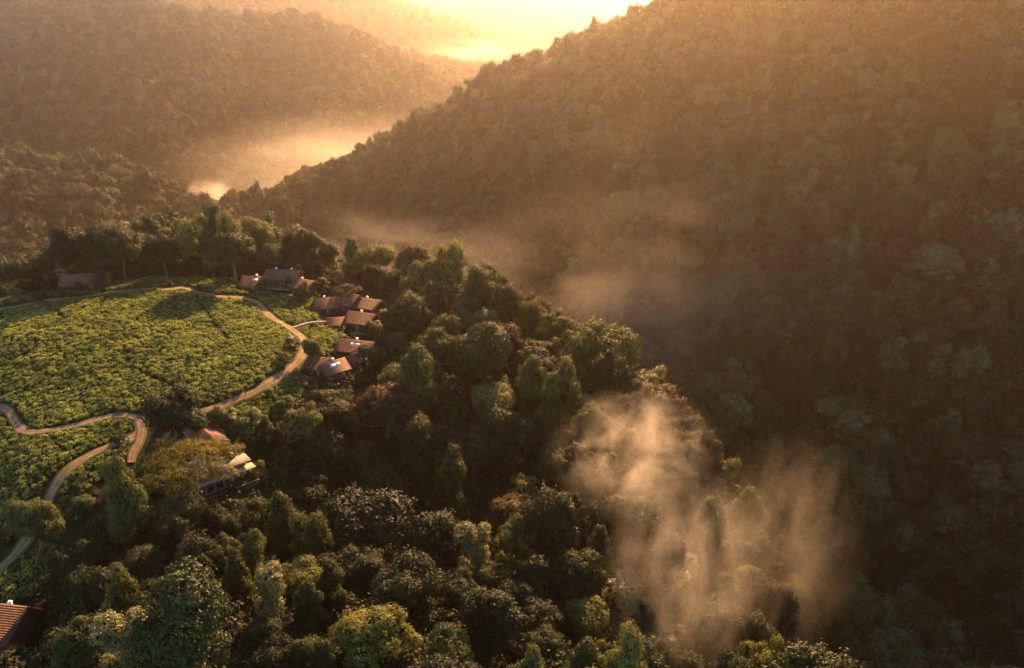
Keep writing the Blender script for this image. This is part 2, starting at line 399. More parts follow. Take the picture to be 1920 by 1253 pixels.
def clumps_dome(g, Rr, Hc, base, k=22, r=2.6):
    out = []
    for i in range(k):
        th = i * 2.39996 + g.uniform(-.3, .3); s = math.sqrt((i + 0.5) / k)
        rr = Rr * s * g.uniform(0.75, 1.15); z = base + Hc * (1 - s ** 2.2) * g.uniform(0.7, 1.2)
        q = r * g.uniform(0.5, 1.35) * (1 - 0.25 * s)
        out.append((rr * math.cos(th), rr * math.sin(th), z, q, q, q * g.uniform(.7, .95)))
    out.append((0, 0, base + Hc * 0.3, Rr * 0.62, Rr * 0.62, Hc * 0.5))
    return out
def clumps_round(g, Rr, Hc, base, k=20, r=2.4):
    out = []
    for i in range(k):
        d = _sph(1, g)[0]; s = g.uniform(0.55, 1.0)
        q = r * g.uniform(0.45, 1.4)
        out.append((d[0] * Rr * s, d[1] * Rr * s, base + Hc / 2 + d[2] * Hc / 2 * s, q, q * g.uniform(.85, 1.15), q * g.uniform(.75, 1.0)))
    out.append((0, 0, base + Hc * 0.45, Rr * 0.55, Rr * 0.55, Hc * 0.36))
    return out
def clumps_column(g, Rr, Hc, base, k=20, r=1.7):
    out = []
    for i in range(k):
        s = (i + g.uniform(0, 1)) / k; env = Rr * (0.55 + 0.6 * math.sin(math.pi * min(1, s * 0.9 + 0.1))) * (1.15 - 0.75 * s ** 2)
        th = g.uniform(0, 6.28); rr = env * g.uniform(0.35, 0.95); q = r * g.uniform(0.65, 1.25) * (1.1 - 0.4 * s)
        out.append((rr * math.cos(th), rr * math.sin(th), base + Hc * s, q, q, q * g.uniform(.9, 1.35)))
    out.append((0, 0, base + Hc * 0.42, Rr * 0.5, Rr * 0.5, Hc * 0.42))
    return out
def clumps_cone(g, Rr, Hc, base, k=24, r=1.5):
    out = []
    for i in range(k):
        s = (i + g.uniform(0, .8)) / k; env = Rr * (1.02 - s) ** 0.7
        th = i * 2.4 + g.uniform(-.4, .4); q = r * g.uniform(0.7, 1.15) * (1.1 - 0.55 * s)
        out.append((env * .8 * math.cos(th), env * .8 * math.sin(th), base + Hc * s, q, q, q * 1.05))
    out.append((0, 0, base + Hc * 0.38, Rr * 0.55, Rr * 0.55, Hc * 0.42))
    return out
def clumps_umbrella(g, Rr, Hc, base, k=22, r=2.2):
    out = []
    for i in range(k):
        th = i * 2.39996 + g.uniform(-.4, .4); s = math.sqrt((i + 0.5) / k)
        q = r * g.uniform(0.7, 1.2)
        out.append((Rr * s * math.cos(th), Rr * s * math.sin(th), base + Hc * (1 - s ** 2) + g.normal(0, .35), q, q, q * g.uniform(.28, .42)))
    return out
def clumps_ragged(g, Rr, Hc, base, k=13, r=1.7):
    out = []
    for i in range(k):
        th = g.uniform(0, 6.28); s = g.uniform(0.1, 1); z = base + Hc * g.uniform(0, 1)
        q = r * g.uniform(0.55, 1.25)
        out.append((Rr * s * math.cos(th), Rr * s * math.sin(th), z, q, q, q * g.uniform(.7, 1.3)))
    return out
SHAPES = {'dome': clumps_dome, 'round': clumps_round, 'column': clumps_column, 'cone': clumps_cone, 'umbrella': clumps_umbrella, 'ragged': clumps_ragged}
# kind: shape, crown radius, crown height, crown base, clumps, clump radius, leaves, leaf length, material, trunk radius
KINDS = {
    'dome_green':   ('dome', 6.5, 6.0, 8.5, 26, 2.3, 17062, 0.38, 'green', .42),
    'dome_rust':    ('dome', 7.0, 6.5, 8.5, 30, 2.1, 18200, 0.37, 'rust', .45),
    'dome_gold':    ('dome', 7.0, 6.0, 7.5, 30, 2.1, 18200, 0.38, 'olive', .42),
    'dome_dark':    ('dome', 6.2, 5.5, 7.5, 24, 2.3, 17062, 0.38, 'dark', .40),
    'round_green':  ('round', 4.8, 9.0, 6.0, 26, 2.1, 17062, 0.38, 'green', .36),
    'round_olive':  ('round', 4.6, 8.0, 6.0, 24, 2.0, 15925, 0.38, 'olive', .34),
    'round_dark':   ('round', 4.8, 9.0, 5.5, 24, 2.2, 15925, 0.39, 'dark', .36),
    'column_green': ('column', 3.8, 13.0, 4.5, 24, 1.9, 17062, 0.37, 'green', .32),
    'column_olive': ('column', 3.6, 12.0, 4.5, 22, 1.9, 15925, 0.37, 'olive', .32),
    'cone_olive':   ('cone', 3.9, 12.0, 5.0, 28, 1.7, 15925, 0.37, 'olive', .32),
    'cone_green':   ('cone', 4.0, 12.0, 5.0, 28, 1.7, 15925, 0.36, 'green', .32),
    'umbrella_gold': ('umbrella', 8.5, 2.6, 9.0, 30, 2.1, 18200, 0.30, 'gold', .38),
    'umbrella_rust': ('umbrella', 5.5, 2.0, 7.5, 20, 1.8, 10237, 0.30, 'rust', .28),
    'ragged_pale':  ('ragged', 3.6, 8.0, 6.5, 18, 1.4, 9555, 0.38, 'pale', .28),
    'ragged_olive': ('ragged', 4.2, 9.0, 5.0, 18, 1.7, 11830, 0.37, 'olive', .30),
    'glossy':       ('round', 3.4, 5.5, 2.5, 20, 1.5, 9555, 0.38, 'glossy', .24),
    'small_pale':   ('ragged', 1.7, 3.0, 2.2, 12, 0.8, 1100, 0.55, 'pale', .10),
    'shrub':        ('round', 1.9, 2.6, 0.4, 14, 1.0, 4095, 0.26, 'green', .10),
}
PROTO = {}
for kname, (shp, Rr, Hc, base, k, r, cnt, leaf, mt, tr) in KINDS.items():
    PROTO[kname] = []
    for v in range(2):
        sd = sum(map(ord, kname)) * 7 + v
        g = np.random.default_rng(sd)
        cl = SHAPES[shp](g, Rr, Hc, base, k, r)
        low = -0.15 if shp == 'umbrella' else -0.55
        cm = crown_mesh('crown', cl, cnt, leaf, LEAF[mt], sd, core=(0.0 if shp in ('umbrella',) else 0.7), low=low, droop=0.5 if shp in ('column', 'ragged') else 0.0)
        tm = trunk_mesh('trunk', cl[:k], base + Hc * (0.45 if shp != 'umbrella' else -0.25 + 0.2), tr, sd + 1, BARK_PALE if mt in ('pale', 'rust', 'gold') else BARK, limbs=12 if shp == 'umbrella' else 8, bare=0.95 if shp in ('ragged', 'column') else 0.5)
        top = max(c[2] + c[5] for c in cl); wid = max(math.hypot(c[0], c[1]) + c[3] for c in cl)
        PROTO[kname].append((cm, tm, top, wid))
NTREE = 0
TREES = []      # (x, y, crown radius)
def tree(name, kind, xyz, label, group=None, scale=1.0, rz=None, var=None, cat='tree', sz=None):
    global NTREE
    NTREE += 1
    cm, tm, top, wid = PROTO[kind][(NTREE if var is None else var) % 2]
    s = (scale * random.uniform(.88, 1.14), scale * random.uniform(.88, 1.14), scale * (sz or random.uniform(.88, 1.38)))
    t = thing(name, label, cat, (float(xyz[0]), float(xyz[1]), float(xyz[2]) - 0.2), random.uniform(0, 6.28) if rz is None else rz, s, group)
    t.rotation_euler = (random.gauss(0, .05), random.gauss(0, .05), t.rotation_euler[2])
    part('crown', cm, t); part('trunk', tm, t)
    TREES.append((xyz[0], xyz[1], wid * scale))
    return t
def stand(px, py, h, far=345.0):
    """ground point and height for something whose top is at this spot of the picture and about h tall"""
    r = ray(px, py); d = np.arange(80, far, 0.5)
    c = CAM_Z + r[2] * d - H(r[0] * d, r[1] * d)
    low = np.nonzero(c <= h)[0]
    k = low[0] if len(low) else int(np.argmin(c))
    return np.array([r[0] * d[k], r[1] * d[k], float(H(r[0] * d[k], r[1] * d[k]))]), d[k], float(c[k])
def tree_at(name, kind, px, py, label, wpx=None, group=None, hpx=None, var=0, cat='tree', rz=None):
    """a tree whose top stands at this spot of the picture, wpx picture-pixels wide"""
    cm, tm, top, wid = PROTO[kind][var % 2]
    sc = 1.0
    if wpx: py = py + wpx * {'umbrella': 0.12, 'dome': 0.1, 'round': 0.05}.get(KINDS[kind][0], 0.0)
    for _ in range(5):
        xyz, d, h = stand(px, py, top * sc * 0.97)
        if wpx: sc = 0.5 * sc + 0.5 * wpx * d / FPX / (2 * wid)
    xyz, d, h = stand(px, py, top * sc * 0.97)
    return tree(name, kind, xyz, label, group, sc, rz, var, cat, float(np.clip(h / (top * sc * 0.97), 0.7, 1.8)))

# ----------------------------------------------------------------- instancer for uncountable growth
def stuff(name, label, pos, rot, scl, idx, protos, cat=None, extra=None):
    me = bpy.data.meshes.new(name)
    me.vertices.add(len(pos)); me.vertices.foreach_set('co', np.ascontiguousarray(pos, dtype=np.float32).ravel())
    for an, tp, val in (('rot', 'FLOAT_VECTOR', rot), ('scl', 'FLOAT_VECTOR', scl), ('idx', 'INT', idx)):
        at = me.attributes.new(an, tp, 'POINT')
        at.data.foreach_set('vector' if tp == 'FLOAT_VECTOR' else 'value', np.ascontiguousarray(val, dtype=np.int32 if tp == 'INT' else np.float32).ravel())
    o = bpy.data.objects.new(name, me); C.objects.link(o)
    col = bpy.data.collections.new(name + '_kinds')
    for k, pm in enumerate(protos):
        q = bpy.data.objects.new('%s_kind_%02d' % (name, k), pm); col.objects.link(q)
    ng = bpy.data.node_groups.new(name + '_scatter', 'GeometryNodeTree')
    ng.interface.new_socket('Geometry', in_out='INPUT', socket_type='NodeSocketGeometry')
    ng.interface.new_socket('Geometry', in_out='OUTPUT', socket_type='NodeSocketGeometry')
    N, L = ng.nodes, ng.links
    gi, go = N.new('NodeGroupInput'), N.new('NodeGroupOutput')
    ci = N.new('GeometryNodeCollectionInfo'); ci.inputs['Collection'].default_value = col
    ci.inputs['Separate Children'].default_value = True; ci.inputs['Reset Children'].default_value = True
    iop = N.new('GeometryNodeInstanceOnPoints'); iop.inputs['Pick Instance'].default_value = True
    def attr(nm, tp):
        a = N.new('GeometryNodeInputNamedAttribute'); a.data_type = tp; a.inputs['Name'].default_value = nm; return a.outputs[0]
    e2r = N.new('FunctionNodeEulerToRotation')
    L.new(gi.outputs[0], iop.inputs['Points']); L.new(ci.outputs[0], iop.inputs['Instance'])
    L.new(attr('idx', 'INT'), iop.inputs['Instance Index']); L.new(attr('rot', 'FLOAT_VECTOR'), e2r.inputs[0])
    L.new(e2r.outputs[0], iop.inputs['Rotation']); L.new(attr('scl', 'FLOAT_VECTOR'), iop.inputs['Scale'])
    L.new(iop.outputs[0], go.inputs[0])
    md = o.modifiers.new('scatter', 'NODES'); md.node_group = ng
    o['kind'] = 'stuff'; o['label'] = label
    if cat: o['category'] = cat
    return o
def poly_in(px, py, poly):
    poly = np.array(poly); ins = np.zeros(len(px), bool); j = len(poly) - 1
    for i in range(len(poly)):
        xi, yi, xj, yj = *poly[i], *poly[j]
        c = ((yi > py) != (yj > py)) & (px < (xj - xi) * (py - yi) / (yj - yi + 1e-12) + xi)
        ins ^= c; j = i
    return ins
def smooth_line(pts, step=1.0):
    """Catmull-Rom through the points, resampled"""
    p = np.array(pts, float); p = np.vstack([2 * p[0] - p[1], p, 2 * p[-1] - p[-2]]); out = []
    for i in range(1, len(p) - 2):
        m = max(2, int(np.linalg.norm(p[i + 1] - p[i]) / step))
        for t in np.linspace(0, 1, m, endpoint=False):
            out.append(0.5 * ((2 * p[i]) + (p[i + 1] - p[i - 1]) * t + (2 * p[i - 1] - 5 * p[i] + 4 * p[i + 1] - p[i + 2]) * t * t + (-p[i - 1] + 3 * p[i] - 3 * p[i + 1] + p[i + 2]) * t ** 3))
    out.append(p[-2]); return np.array(out)

# ----------------------------------------------------------------- dirt tracks
def gp(px, py): return place(px, py, 0.0)[0][:2]
ROADS = {
    'ring': ([(-120, 605), (-40, 588), (40, 574), (110, 562), (180, 553), (240, 546), (285, 542), (315, 543), (345, 541), (375, 550), (410, 557), (455, 560), (485, 570), (500, 588), (522, 604), (548, 620), (566, 633), (572, 650), (566, 668), (552, 687),
              (520, 711), (480, 735), (440, 752), (398, 767), (350, 781), (300, 788), (262, 785), (230, 781), (195, 785), (150, 796), (105, 807), (60, 812), (38, 806), (26, 788), (12, 770), (-20, 762), (-90, 758)], 0.9),
    'lower': ([(262, 785), (266, 806), (252, 822), (205, 838), (160, 860), (122, 890), (98, 925), (84, 958), (60, 1000), (10, 1060), (-60, 1100)], 1.05),
    'spur': ([(266, 806), (262, 830), (250, 852), (246, 870)], 0.75),
}
m_road, N, L = mat_new('red_earth')
at = N.new('ShaderNodeAttribute'); at.attribute_name = 'side'
t1 = noise_node(N, L, 0.5, 5, 0.7, 'pos'); r1 = ramp(N, L, t1.outputs['Fac'], [(0.3, (0.17, 0.10, 0.062)), (0.5, (0.26, 0.16, 0.10)), (0.75, (0.38, 0.26, 0.175))])
t2 = noise_node(N, L, 1.6, 4, 0.7, 'pos'); r2 = ramp(N, L, t2.outputs['Fac'], [(0.3, (0.07, 0.085, 0.018)), (0.7, (0.15, 0.14, 0.035))])
ma = N.new('ShaderNodeMath'); ma.operation = 'MULTIPLY_ADD'; ma.inputs[1].default_value = 0.75
L.new(t2.outputs['Fac'], ma.inputs[0]); L.new(at.outputs['Fac'], ma.inputs[2])
rr0 = ramp(N, L, ma.outputs[0], [(0.93, (0, 0, 0)), (1.05, (1, 1, 1))])
mid_ = N.new('ShaderNodeMapRange'); mid_.inputs[1].default_value = 0.34; mid_.inputs[2].default_value = 0.0; mid_.inputs[3].default_value = 0.0; mid_.inputs[4].default_value = 1.0; L.new(at.outputs['Fac'], mid_.inputs[0])
mg = N.new('ShaderNodeMath'); mg.operation = 'MULTIPLY'; L.new(mid_.outputs[0], mg.inputs[0]); L.new(t2.outputs['Fac'], mg.inputs[1])
rr1 = ramp(N, L, mg.outputs[0], [(0.22, (0, 0, 0)), (0.5, (0.75, 0.75, 0.75))])
rr = N.new('ShaderNodeMix'); rr.data_type = 'RGBA'; rr.blend_type = 'LIGHTEN'; rr.inputs[0].default_value = 1.0; L.new(rr0.outputs[0], rr.inputs[6]); L.new(rr1.outputs[0], rr.inputs[7])
mx = N.new('ShaderNodeMix'); mx.data_type = 'RGBA'; L.new(rr.outputs[2], mx.inputs[0]); L.new(r1.outputs[0], mx.inputs[6]); L.new(r2.outputs[0], mx.inputs[7])
pb = N.new('ShaderNodeBsdfPrincipled'); pb.inputs['Roughness'].default_value = 0.95; pb.inputs['Specular IOR Level'].default_value = 0.1
L.new(mx.outputs[2], pb.inputs['Base Color'])
bp = N.new('ShaderNodeBump'); bp.inputs['Strength'].default_value = 0.5; bp.inputs['Distance'].default_value = 0.15; L.new(t2.outputs['Fac'], bp.inputs['Height']); L.new(bp.outputs[0], pb.inputs['Normal'])
o = N.new('ShaderNodeOutputMaterial'); L.new(pb.outputs[0], o.inputs['Surface'])
ROADPTS = []
def road_mesh(name, line, half, lift, label):
    ln = smooth_line(line, 0.8); tg = np.gradient(ln, axis=0); tg /= np.linalg.norm(tg, axis=1, keepdims=True) + 1e-9
    nr = np.column_stack([-tg[:, 1], tg[:, 0]]); lat = np.array([-1.0, -0.75, -0.4, 0, 0.4, 0.75, 1.0]) * (half + 0.45)
    xy = ln[:, None, :] + nr[:, None, :] * lat[None, :, None]
    k = np.arange(len(ln))
    wj = 1 + 0.12 * np.sin(k * 0.31) + 0.08 * np.sin(k * 0.83)
    xy = ln[:, None, :] + nr[:, None, :] * (lat[None, :, None] * wj[:, None, None])
    z = H(xy[..., 0], xy[..., 1]) + lift + np.array([-0.04, 0.06, 0.02, 0.06, 0.02, 0.06, -0.04])[None]
    V = np.concatenate([xy, z[..., None]], -1).reshape(-1, 3); m = len(lat)
    a, b2 = np.meshgrid(np.arange(len(ln) - 1), np.arange(m - 1), indexing='ij'); q = (a * m + b2).ravel()
    me = np_mesh(name, V, np.column_stack([q, q + m, q + m + 1, q + 1]), [m_road])
    at = me.attributes.new('side', 'FLOAT', 'POINT'); at.data.foreach_set('value', np.tile(np.abs(lat) / (half + 0.45), len(ln)).astype(np.float32))
    me.polygons.foreach_set('use_smooth', np.ones(len(me.polygons), bool))
    o = bpy.data.objects.new(name, me); C.objects.link(o); o['kind'] = 'structure'; o['label'] = label
    return ln
ring_w = [gp(*q) for q in ROADS['ring'][0]]; low_w = [gp(*q) for q in ROADS['lower'][0]]; spur_w = [gp(*q) for q in ROADS['spur'][0]]
ROADPTS.append((road_mesh('dirt_road', ring_w, ROADS['ring'][1], 0.10, 'red dirt track winding round the tea field'), ROADS['ring'][1]))
ROADPTS.append((road_mesh('lower_dirt_road', low_w, ROADS['lower'][1], 0.14, 'dirt road curving down between the lower tea parcels'), ROADS['lower'][1]))
ROADPTS.append((road_mesh('dirt_path', spur_w, ROADS['spur'][1], 0.18, 'short red earth path towards the lodge'), ROADS['spur'][1]))
m_stone = plain_mat('pale_stone', (0.30, 0.26, 0.21), (0.45, 0.40, 0.33), 1.5, 0.9, 0.4)
foot_w = [gp(*q) for q in [(548, 616), (562, 612), (580, 607), (602, 605), (622, 606)]]
ln = smooth_line(foot_w, 0.7); fo = []
V, F = [], []
for i in range(len(ln) - 1):
    t = ln[i + 1] - ln[i]; t = t / (np.linalg.norm(t) + 1e-9); nn = np.array([-t[1], t[0]])
    q = [ln[i] - nn * .38 + t * .04, ln[i] + nn * .38 + t * .04, ln[i] + nn * .38 + t * .60, ln[i] - nn * .38 + t * .60]
    b0 = len(V); zt = float(H(*ln[i])) + 0.28
    V += [(p[0], p[1], zt) for p in q] + [(p[0], p[1], zt - 0.6) for p in q]
    F += [(b0, b0 + 1, b0 + 2, b0 + 3)] + [(b0 + k, b0 + 4 + k, b0 + 4 + (k + 1) % 4, b0 + (k + 1) % 4) for k in range(4)]
fp = mesh_obj('stone_footpath', V, F, m_stone); fp['kind'] = 'structure'; fp['label'] = 'narrow pale stepped footpath from the dirt track to the villas'
ROADPTS.append((ln, 0.3))

# ----------------------------------------------------------------- tea
def bush_mesh(name, seed):
    g = np.random.default_rng(seed)
    cl = []
    for i in range(6):
        th = i * 2.4 + g.uniform(-.5, .5); s = math.sqrt((i + .4) / 6)
        q = g.uniform(.42, .62); cl.append((.62 * s * math.cos(th), .62 * s * math.sin(th), 0.62 + g.uniform(-.1, .12) - 0.14 * s, q, q, q * .6))
    cl.append((0, 0, 0.3, .8, .8, .45))
    return crown_mesh(name, cl, 520, 0.17, LEAF['tea'], seed, core=0.86, low=-0.3, wide=0.75, wild=0.3)
BUSH = [bush_mesh('tea_bush', 100 + k) for k in range(5)]
TEA = [  # parcels, outlined in the picture, projected on the ground
    [(-130, 640), (-130, 606), (60, 574), (240, 548), (345, 546), (455, 564), (485, 580), (520, 610), (560, 640), (556, 680), (480, 731), (400, 763), (300, 783), (230, 776), (105, 802), (48, 806), (16, 766), (-130, 752)],
    [(-130, 600), (0, 574), (110, 556), (240, 540), (300, 538), (345, 535), (410, 552), (470, 554), (440, 545), (440, 525), (340, 522), (250, 526), (120, 545), (0, 568), (-130, 590)],
    [(470, 554), (500, 548), (560, 556), (600, 560), (596, 600), (552, 612), (520, 598), (498, 570)],
    [(556, 620), (600, 612), (640, 618), (650, 640), (640, 660), (610, 668), (582, 672), (572, 640)],
    [(-130, 770), (0, 776), (30, 814), (80, 818), (150, 802), (230, 788), (258, 792), (258, 814), (200, 834), (150, 858), (110, 892), (76, 948), (40, 1000), (-130, 1030)],
    [(118, 900), (160, 868), (215, 843), (246, 838), (238, 868), (200, 890), (160, 930), (150, 975), (100, 980), (100, 940)],
    [(400, 774), (480, 742), (560, 700), (600, 716), (600, 745), (560, 790), (520, 790), (470, 775), (430, 790)],
    [(-100, 1080), (40, 1040), (110, 1010), (140, 1060), (90, 1120), (20, 1135), (-100, 1140)],
]
sp = 1.1
allp = []
for poly in TEA:
    w = np.array([gp(*q) for q in poly])
    lo, hi = w.min(0), w.max(0)
    xs = np.arange(lo[0], hi[0], sp); ys = np.arange(lo[1], hi[1], sp * 0.88)
    X, Y = np.meshgrid(xs, ys); X = X + (np.arange(len(ys)) % 2)[:, None] * sp / 2
    X = X.ravel() + rng.uniform(-.42, .42, X.size); Y = Y.ravel() + rng.uniform(-.42, .42, Y.size)
    k = poly_in(X, Y, w); allp.append(np.column_stack([X[k], Y[k]]))
tp = np.concatenate(allp)
# keep the tracks free, leave a few worn gaps and furrows between the plots
for lnp, hw in ROADPTS:
    for i in range(0, len(tp), 3000):
        d2 = ((tp[i:i + 3000, None] - lnp[None]) ** 2).sum(-1).min(1)
        tp[i:i + 3000][d2 < (hw + 1.15) ** 2] = np.nan
tp = tp[~np.isnan(tp[:, 0])]
furrow = []
for q in [[(75, 625), (120, 600), (110, 585)], [(430, 640), (395, 600), (370, 560)], [(30, 690), (60, 660), (70, 640)], [(330, 730), (250, 690), (230, 650)], [(200, 560), (180, 590)]]:
    furrow.append(smooth_line([gp(*u) for u in q], 1.0))
furrow = np.concatenate(furrow)
d2 = np.concatenate([((tp[i:i + 3000, None] - furrow[None]) ** 2).sum(-1).min(1) for i in range(0, len(tp), 3000)])
tp = tp[(d2 > 0.85 ** 2) & (rng.random(len(tp)) > 0.03)]
sz = (1.0 + 0.15 * wob(tp[:, 0], tp[:, 1], 9, 2) + 0.25 * rng.normal(0, .8, len(tp))).clip(0.6, 1.6)
tz = H(tp[:, 0], tp[:, 1]) - 0.05
pos = np.column_stack([tp, tz])
hgt = sz * (1.0 + 0.25 * wob(tp[:, 0], tp[:, 1], 23, 5)) * rng.uniform(0.85, 1.2, len(tp)) * 1.15
px_, py_, dd = proj(pos)
seen = (px_ > -10) & (px_ < PW) & (py_ > 0) & (py_ < PH + 10) & clear_view(pos[:, 0], pos[:, 1], pos[:, 2] + 1.0, 0.6)
order = np.argsort(np.where(seen & (px_ > 6) & (py_ < 985), dd, 1e9))
big = order[:300]
rest = np.setdiff1d(np.arange(len(pos)), big)
rest = rest[(px_[rest] > -160)]
rt = np.column_stack([rng.normal(0, .06, len(pos)), rng.normal(0, .06, len(pos)), rng.uniform(0, 6.28, len(pos))])
ix = rng.integers(0, 5, len(pos))
st = np.column_stack([sz * 0.62, sz * 0.62, hgt * 0.66])
stuff('tea_bushes', 'mass of clipped green tea bushes covering the rounded hilltop', pos[rest], rt[rest], st[rest], ix[rest], BUSH, 'tea')
for k in big:
    q = bpy.data.objects.new('tea_bush', BUSH[ix[k]]); C.objects.link(q)
    q.location = pos[k]; q.rotation_euler = rt[k]; q.scale = st[k]
    tag(q, 'low rounded tea bush in the lower parcel beside the curving dirt road', 'tea bush', 'tea bushes of the lower parcel along the curving road')
# ----------------------------------------------------------------- buildings
def box_np(x0, x1, y0, y1, z0, z1):
    V = np.array([[x0, y0, z0], [x1, y0, z0], [x1, y1, z0], [x0, y1, z0], [x0, y0, z1], [x1, y0, z1], [x1, y1, z1], [x0, y1, z1]], float)
    F = np.array([[0, 3, 2, 1], [4, 5, 6, 7], [0, 1, 5, 4], [1, 2, 6, 5], [2, 3, 7, 6], [3, 0, 4, 7]])
    return V, F
def box_mesh(name, mat, *boxes):
    V, F = join_np([box_np(*b) for b in boxes]); return np_mesh(name, V, F, [mat])
m_shingle, N, L = mat_new('wood_shingle')
tc = N.new('ShaderNodeTexCoord')
bk = N.new('ShaderNodeTexBrick'); bk.inputs['Scale'].default_value = 1.0; bk.inputs['Brick Width'].default_value = 0.32; bk.inputs['Row Height'].default_value = 0.45
bk.inputs['Mortar Size'].default_value = 0.012; bk.inputs['Color1'].default_value = (0.17, 0.075, 0.042, 1); bk.inputs['Color2'].default_value = (0.30, 0.15, 0.085, 1); bk.inputs['Mortar'].default_value = (0.04, 0.022, 0.015, 1)
L.new(tc.outputs['Object'], bk.inputs['Vector'])
t1 = noise_node(N, L, 1.1, 6, 0.75); mx = N.new('ShaderNodeMix'); mx.data_type = 'RGBA'; mx.blend_type = 'MULTIPLY'; mx.inputs[0].default_value = 0.85
rr = ramp(N, L, t1.outputs['Fac'], [(0.3, (0.35, 0.33, 0.30)), (0.6, (1.0, 0.95, 0.9)), (0.75, (1.5, 1.35, 1.2))])
L.new(bk.outputs['Color'], mx.inputs[6]); L.new(rr.outputs[0], mx.inputs[7])
pb = N.new('ShaderNodeBsdfPrincipled'); pb.inputs['Roughness'].default_value = 0.75; pb.inputs['Specular IOR Level'].default_value = 0.3; L.new(mx.outputs[2], pb.inputs['Base Color'])
bp = N.new('ShaderNodeBump'); bp.inputs['Strength'].default_value = 0.6; bp.inputs['Distance'].default_value = 0.04; L.new(t1.outputs['Fac'], bp.inputs['Height']); L.new(bp.outputs[0], pb.inputs['Normal'])
o = N.new('ShaderNodeOutputMaterial'); L.new(pb.outputs[0], o.inputs['Surface'])
m_wall = plain_mat('dark_timber_wall', (0.05, 0.026, 0.018), (0.10, 0.055, 0.035), 2.0, 0.8, 0.3)
m_timber = plain_mat('pale_timber', (0.24, 0.17, 0.11), (0.38, 0.28, 0.19), 2.0, 0.75, 0.3)
m_plaster = plain_mat('earth_plaster', (0.22, 0.13, 0.09), (0.30, 0.19, 0.13), 1.2, 0.9, 0.2)
m_sheet = plain_mat('pale_roof_sheet', (0.20, 0.165, 0.14), (0.33, 0.28, 0.24), 0.7, 0.9, 0.15, 0, 0.1)
m_glass = plain_mat('dark_glass', (0.01, 0.012, 0.015), (0.02, 0.022, 0.026), 1.0, 0.08, 0, 0, 0.6)
m_sky = plain_mat('skylight_glass', (0.70, 0.70, 0.70), (0.82, 0.82, 0.82), 1.0, 0.12, 0, 0, 0.9)
m_vent = plain_mat('white_vent', (0.75, 0.74, 0.72), (0.82, 0.81, 0.80), 2.0, 0.4)
m_blue = plain_mat('blue_cloth', (0.05, 0.09, 0.22), (0.08, 0.14, 0.30), 2.0, 0.6)

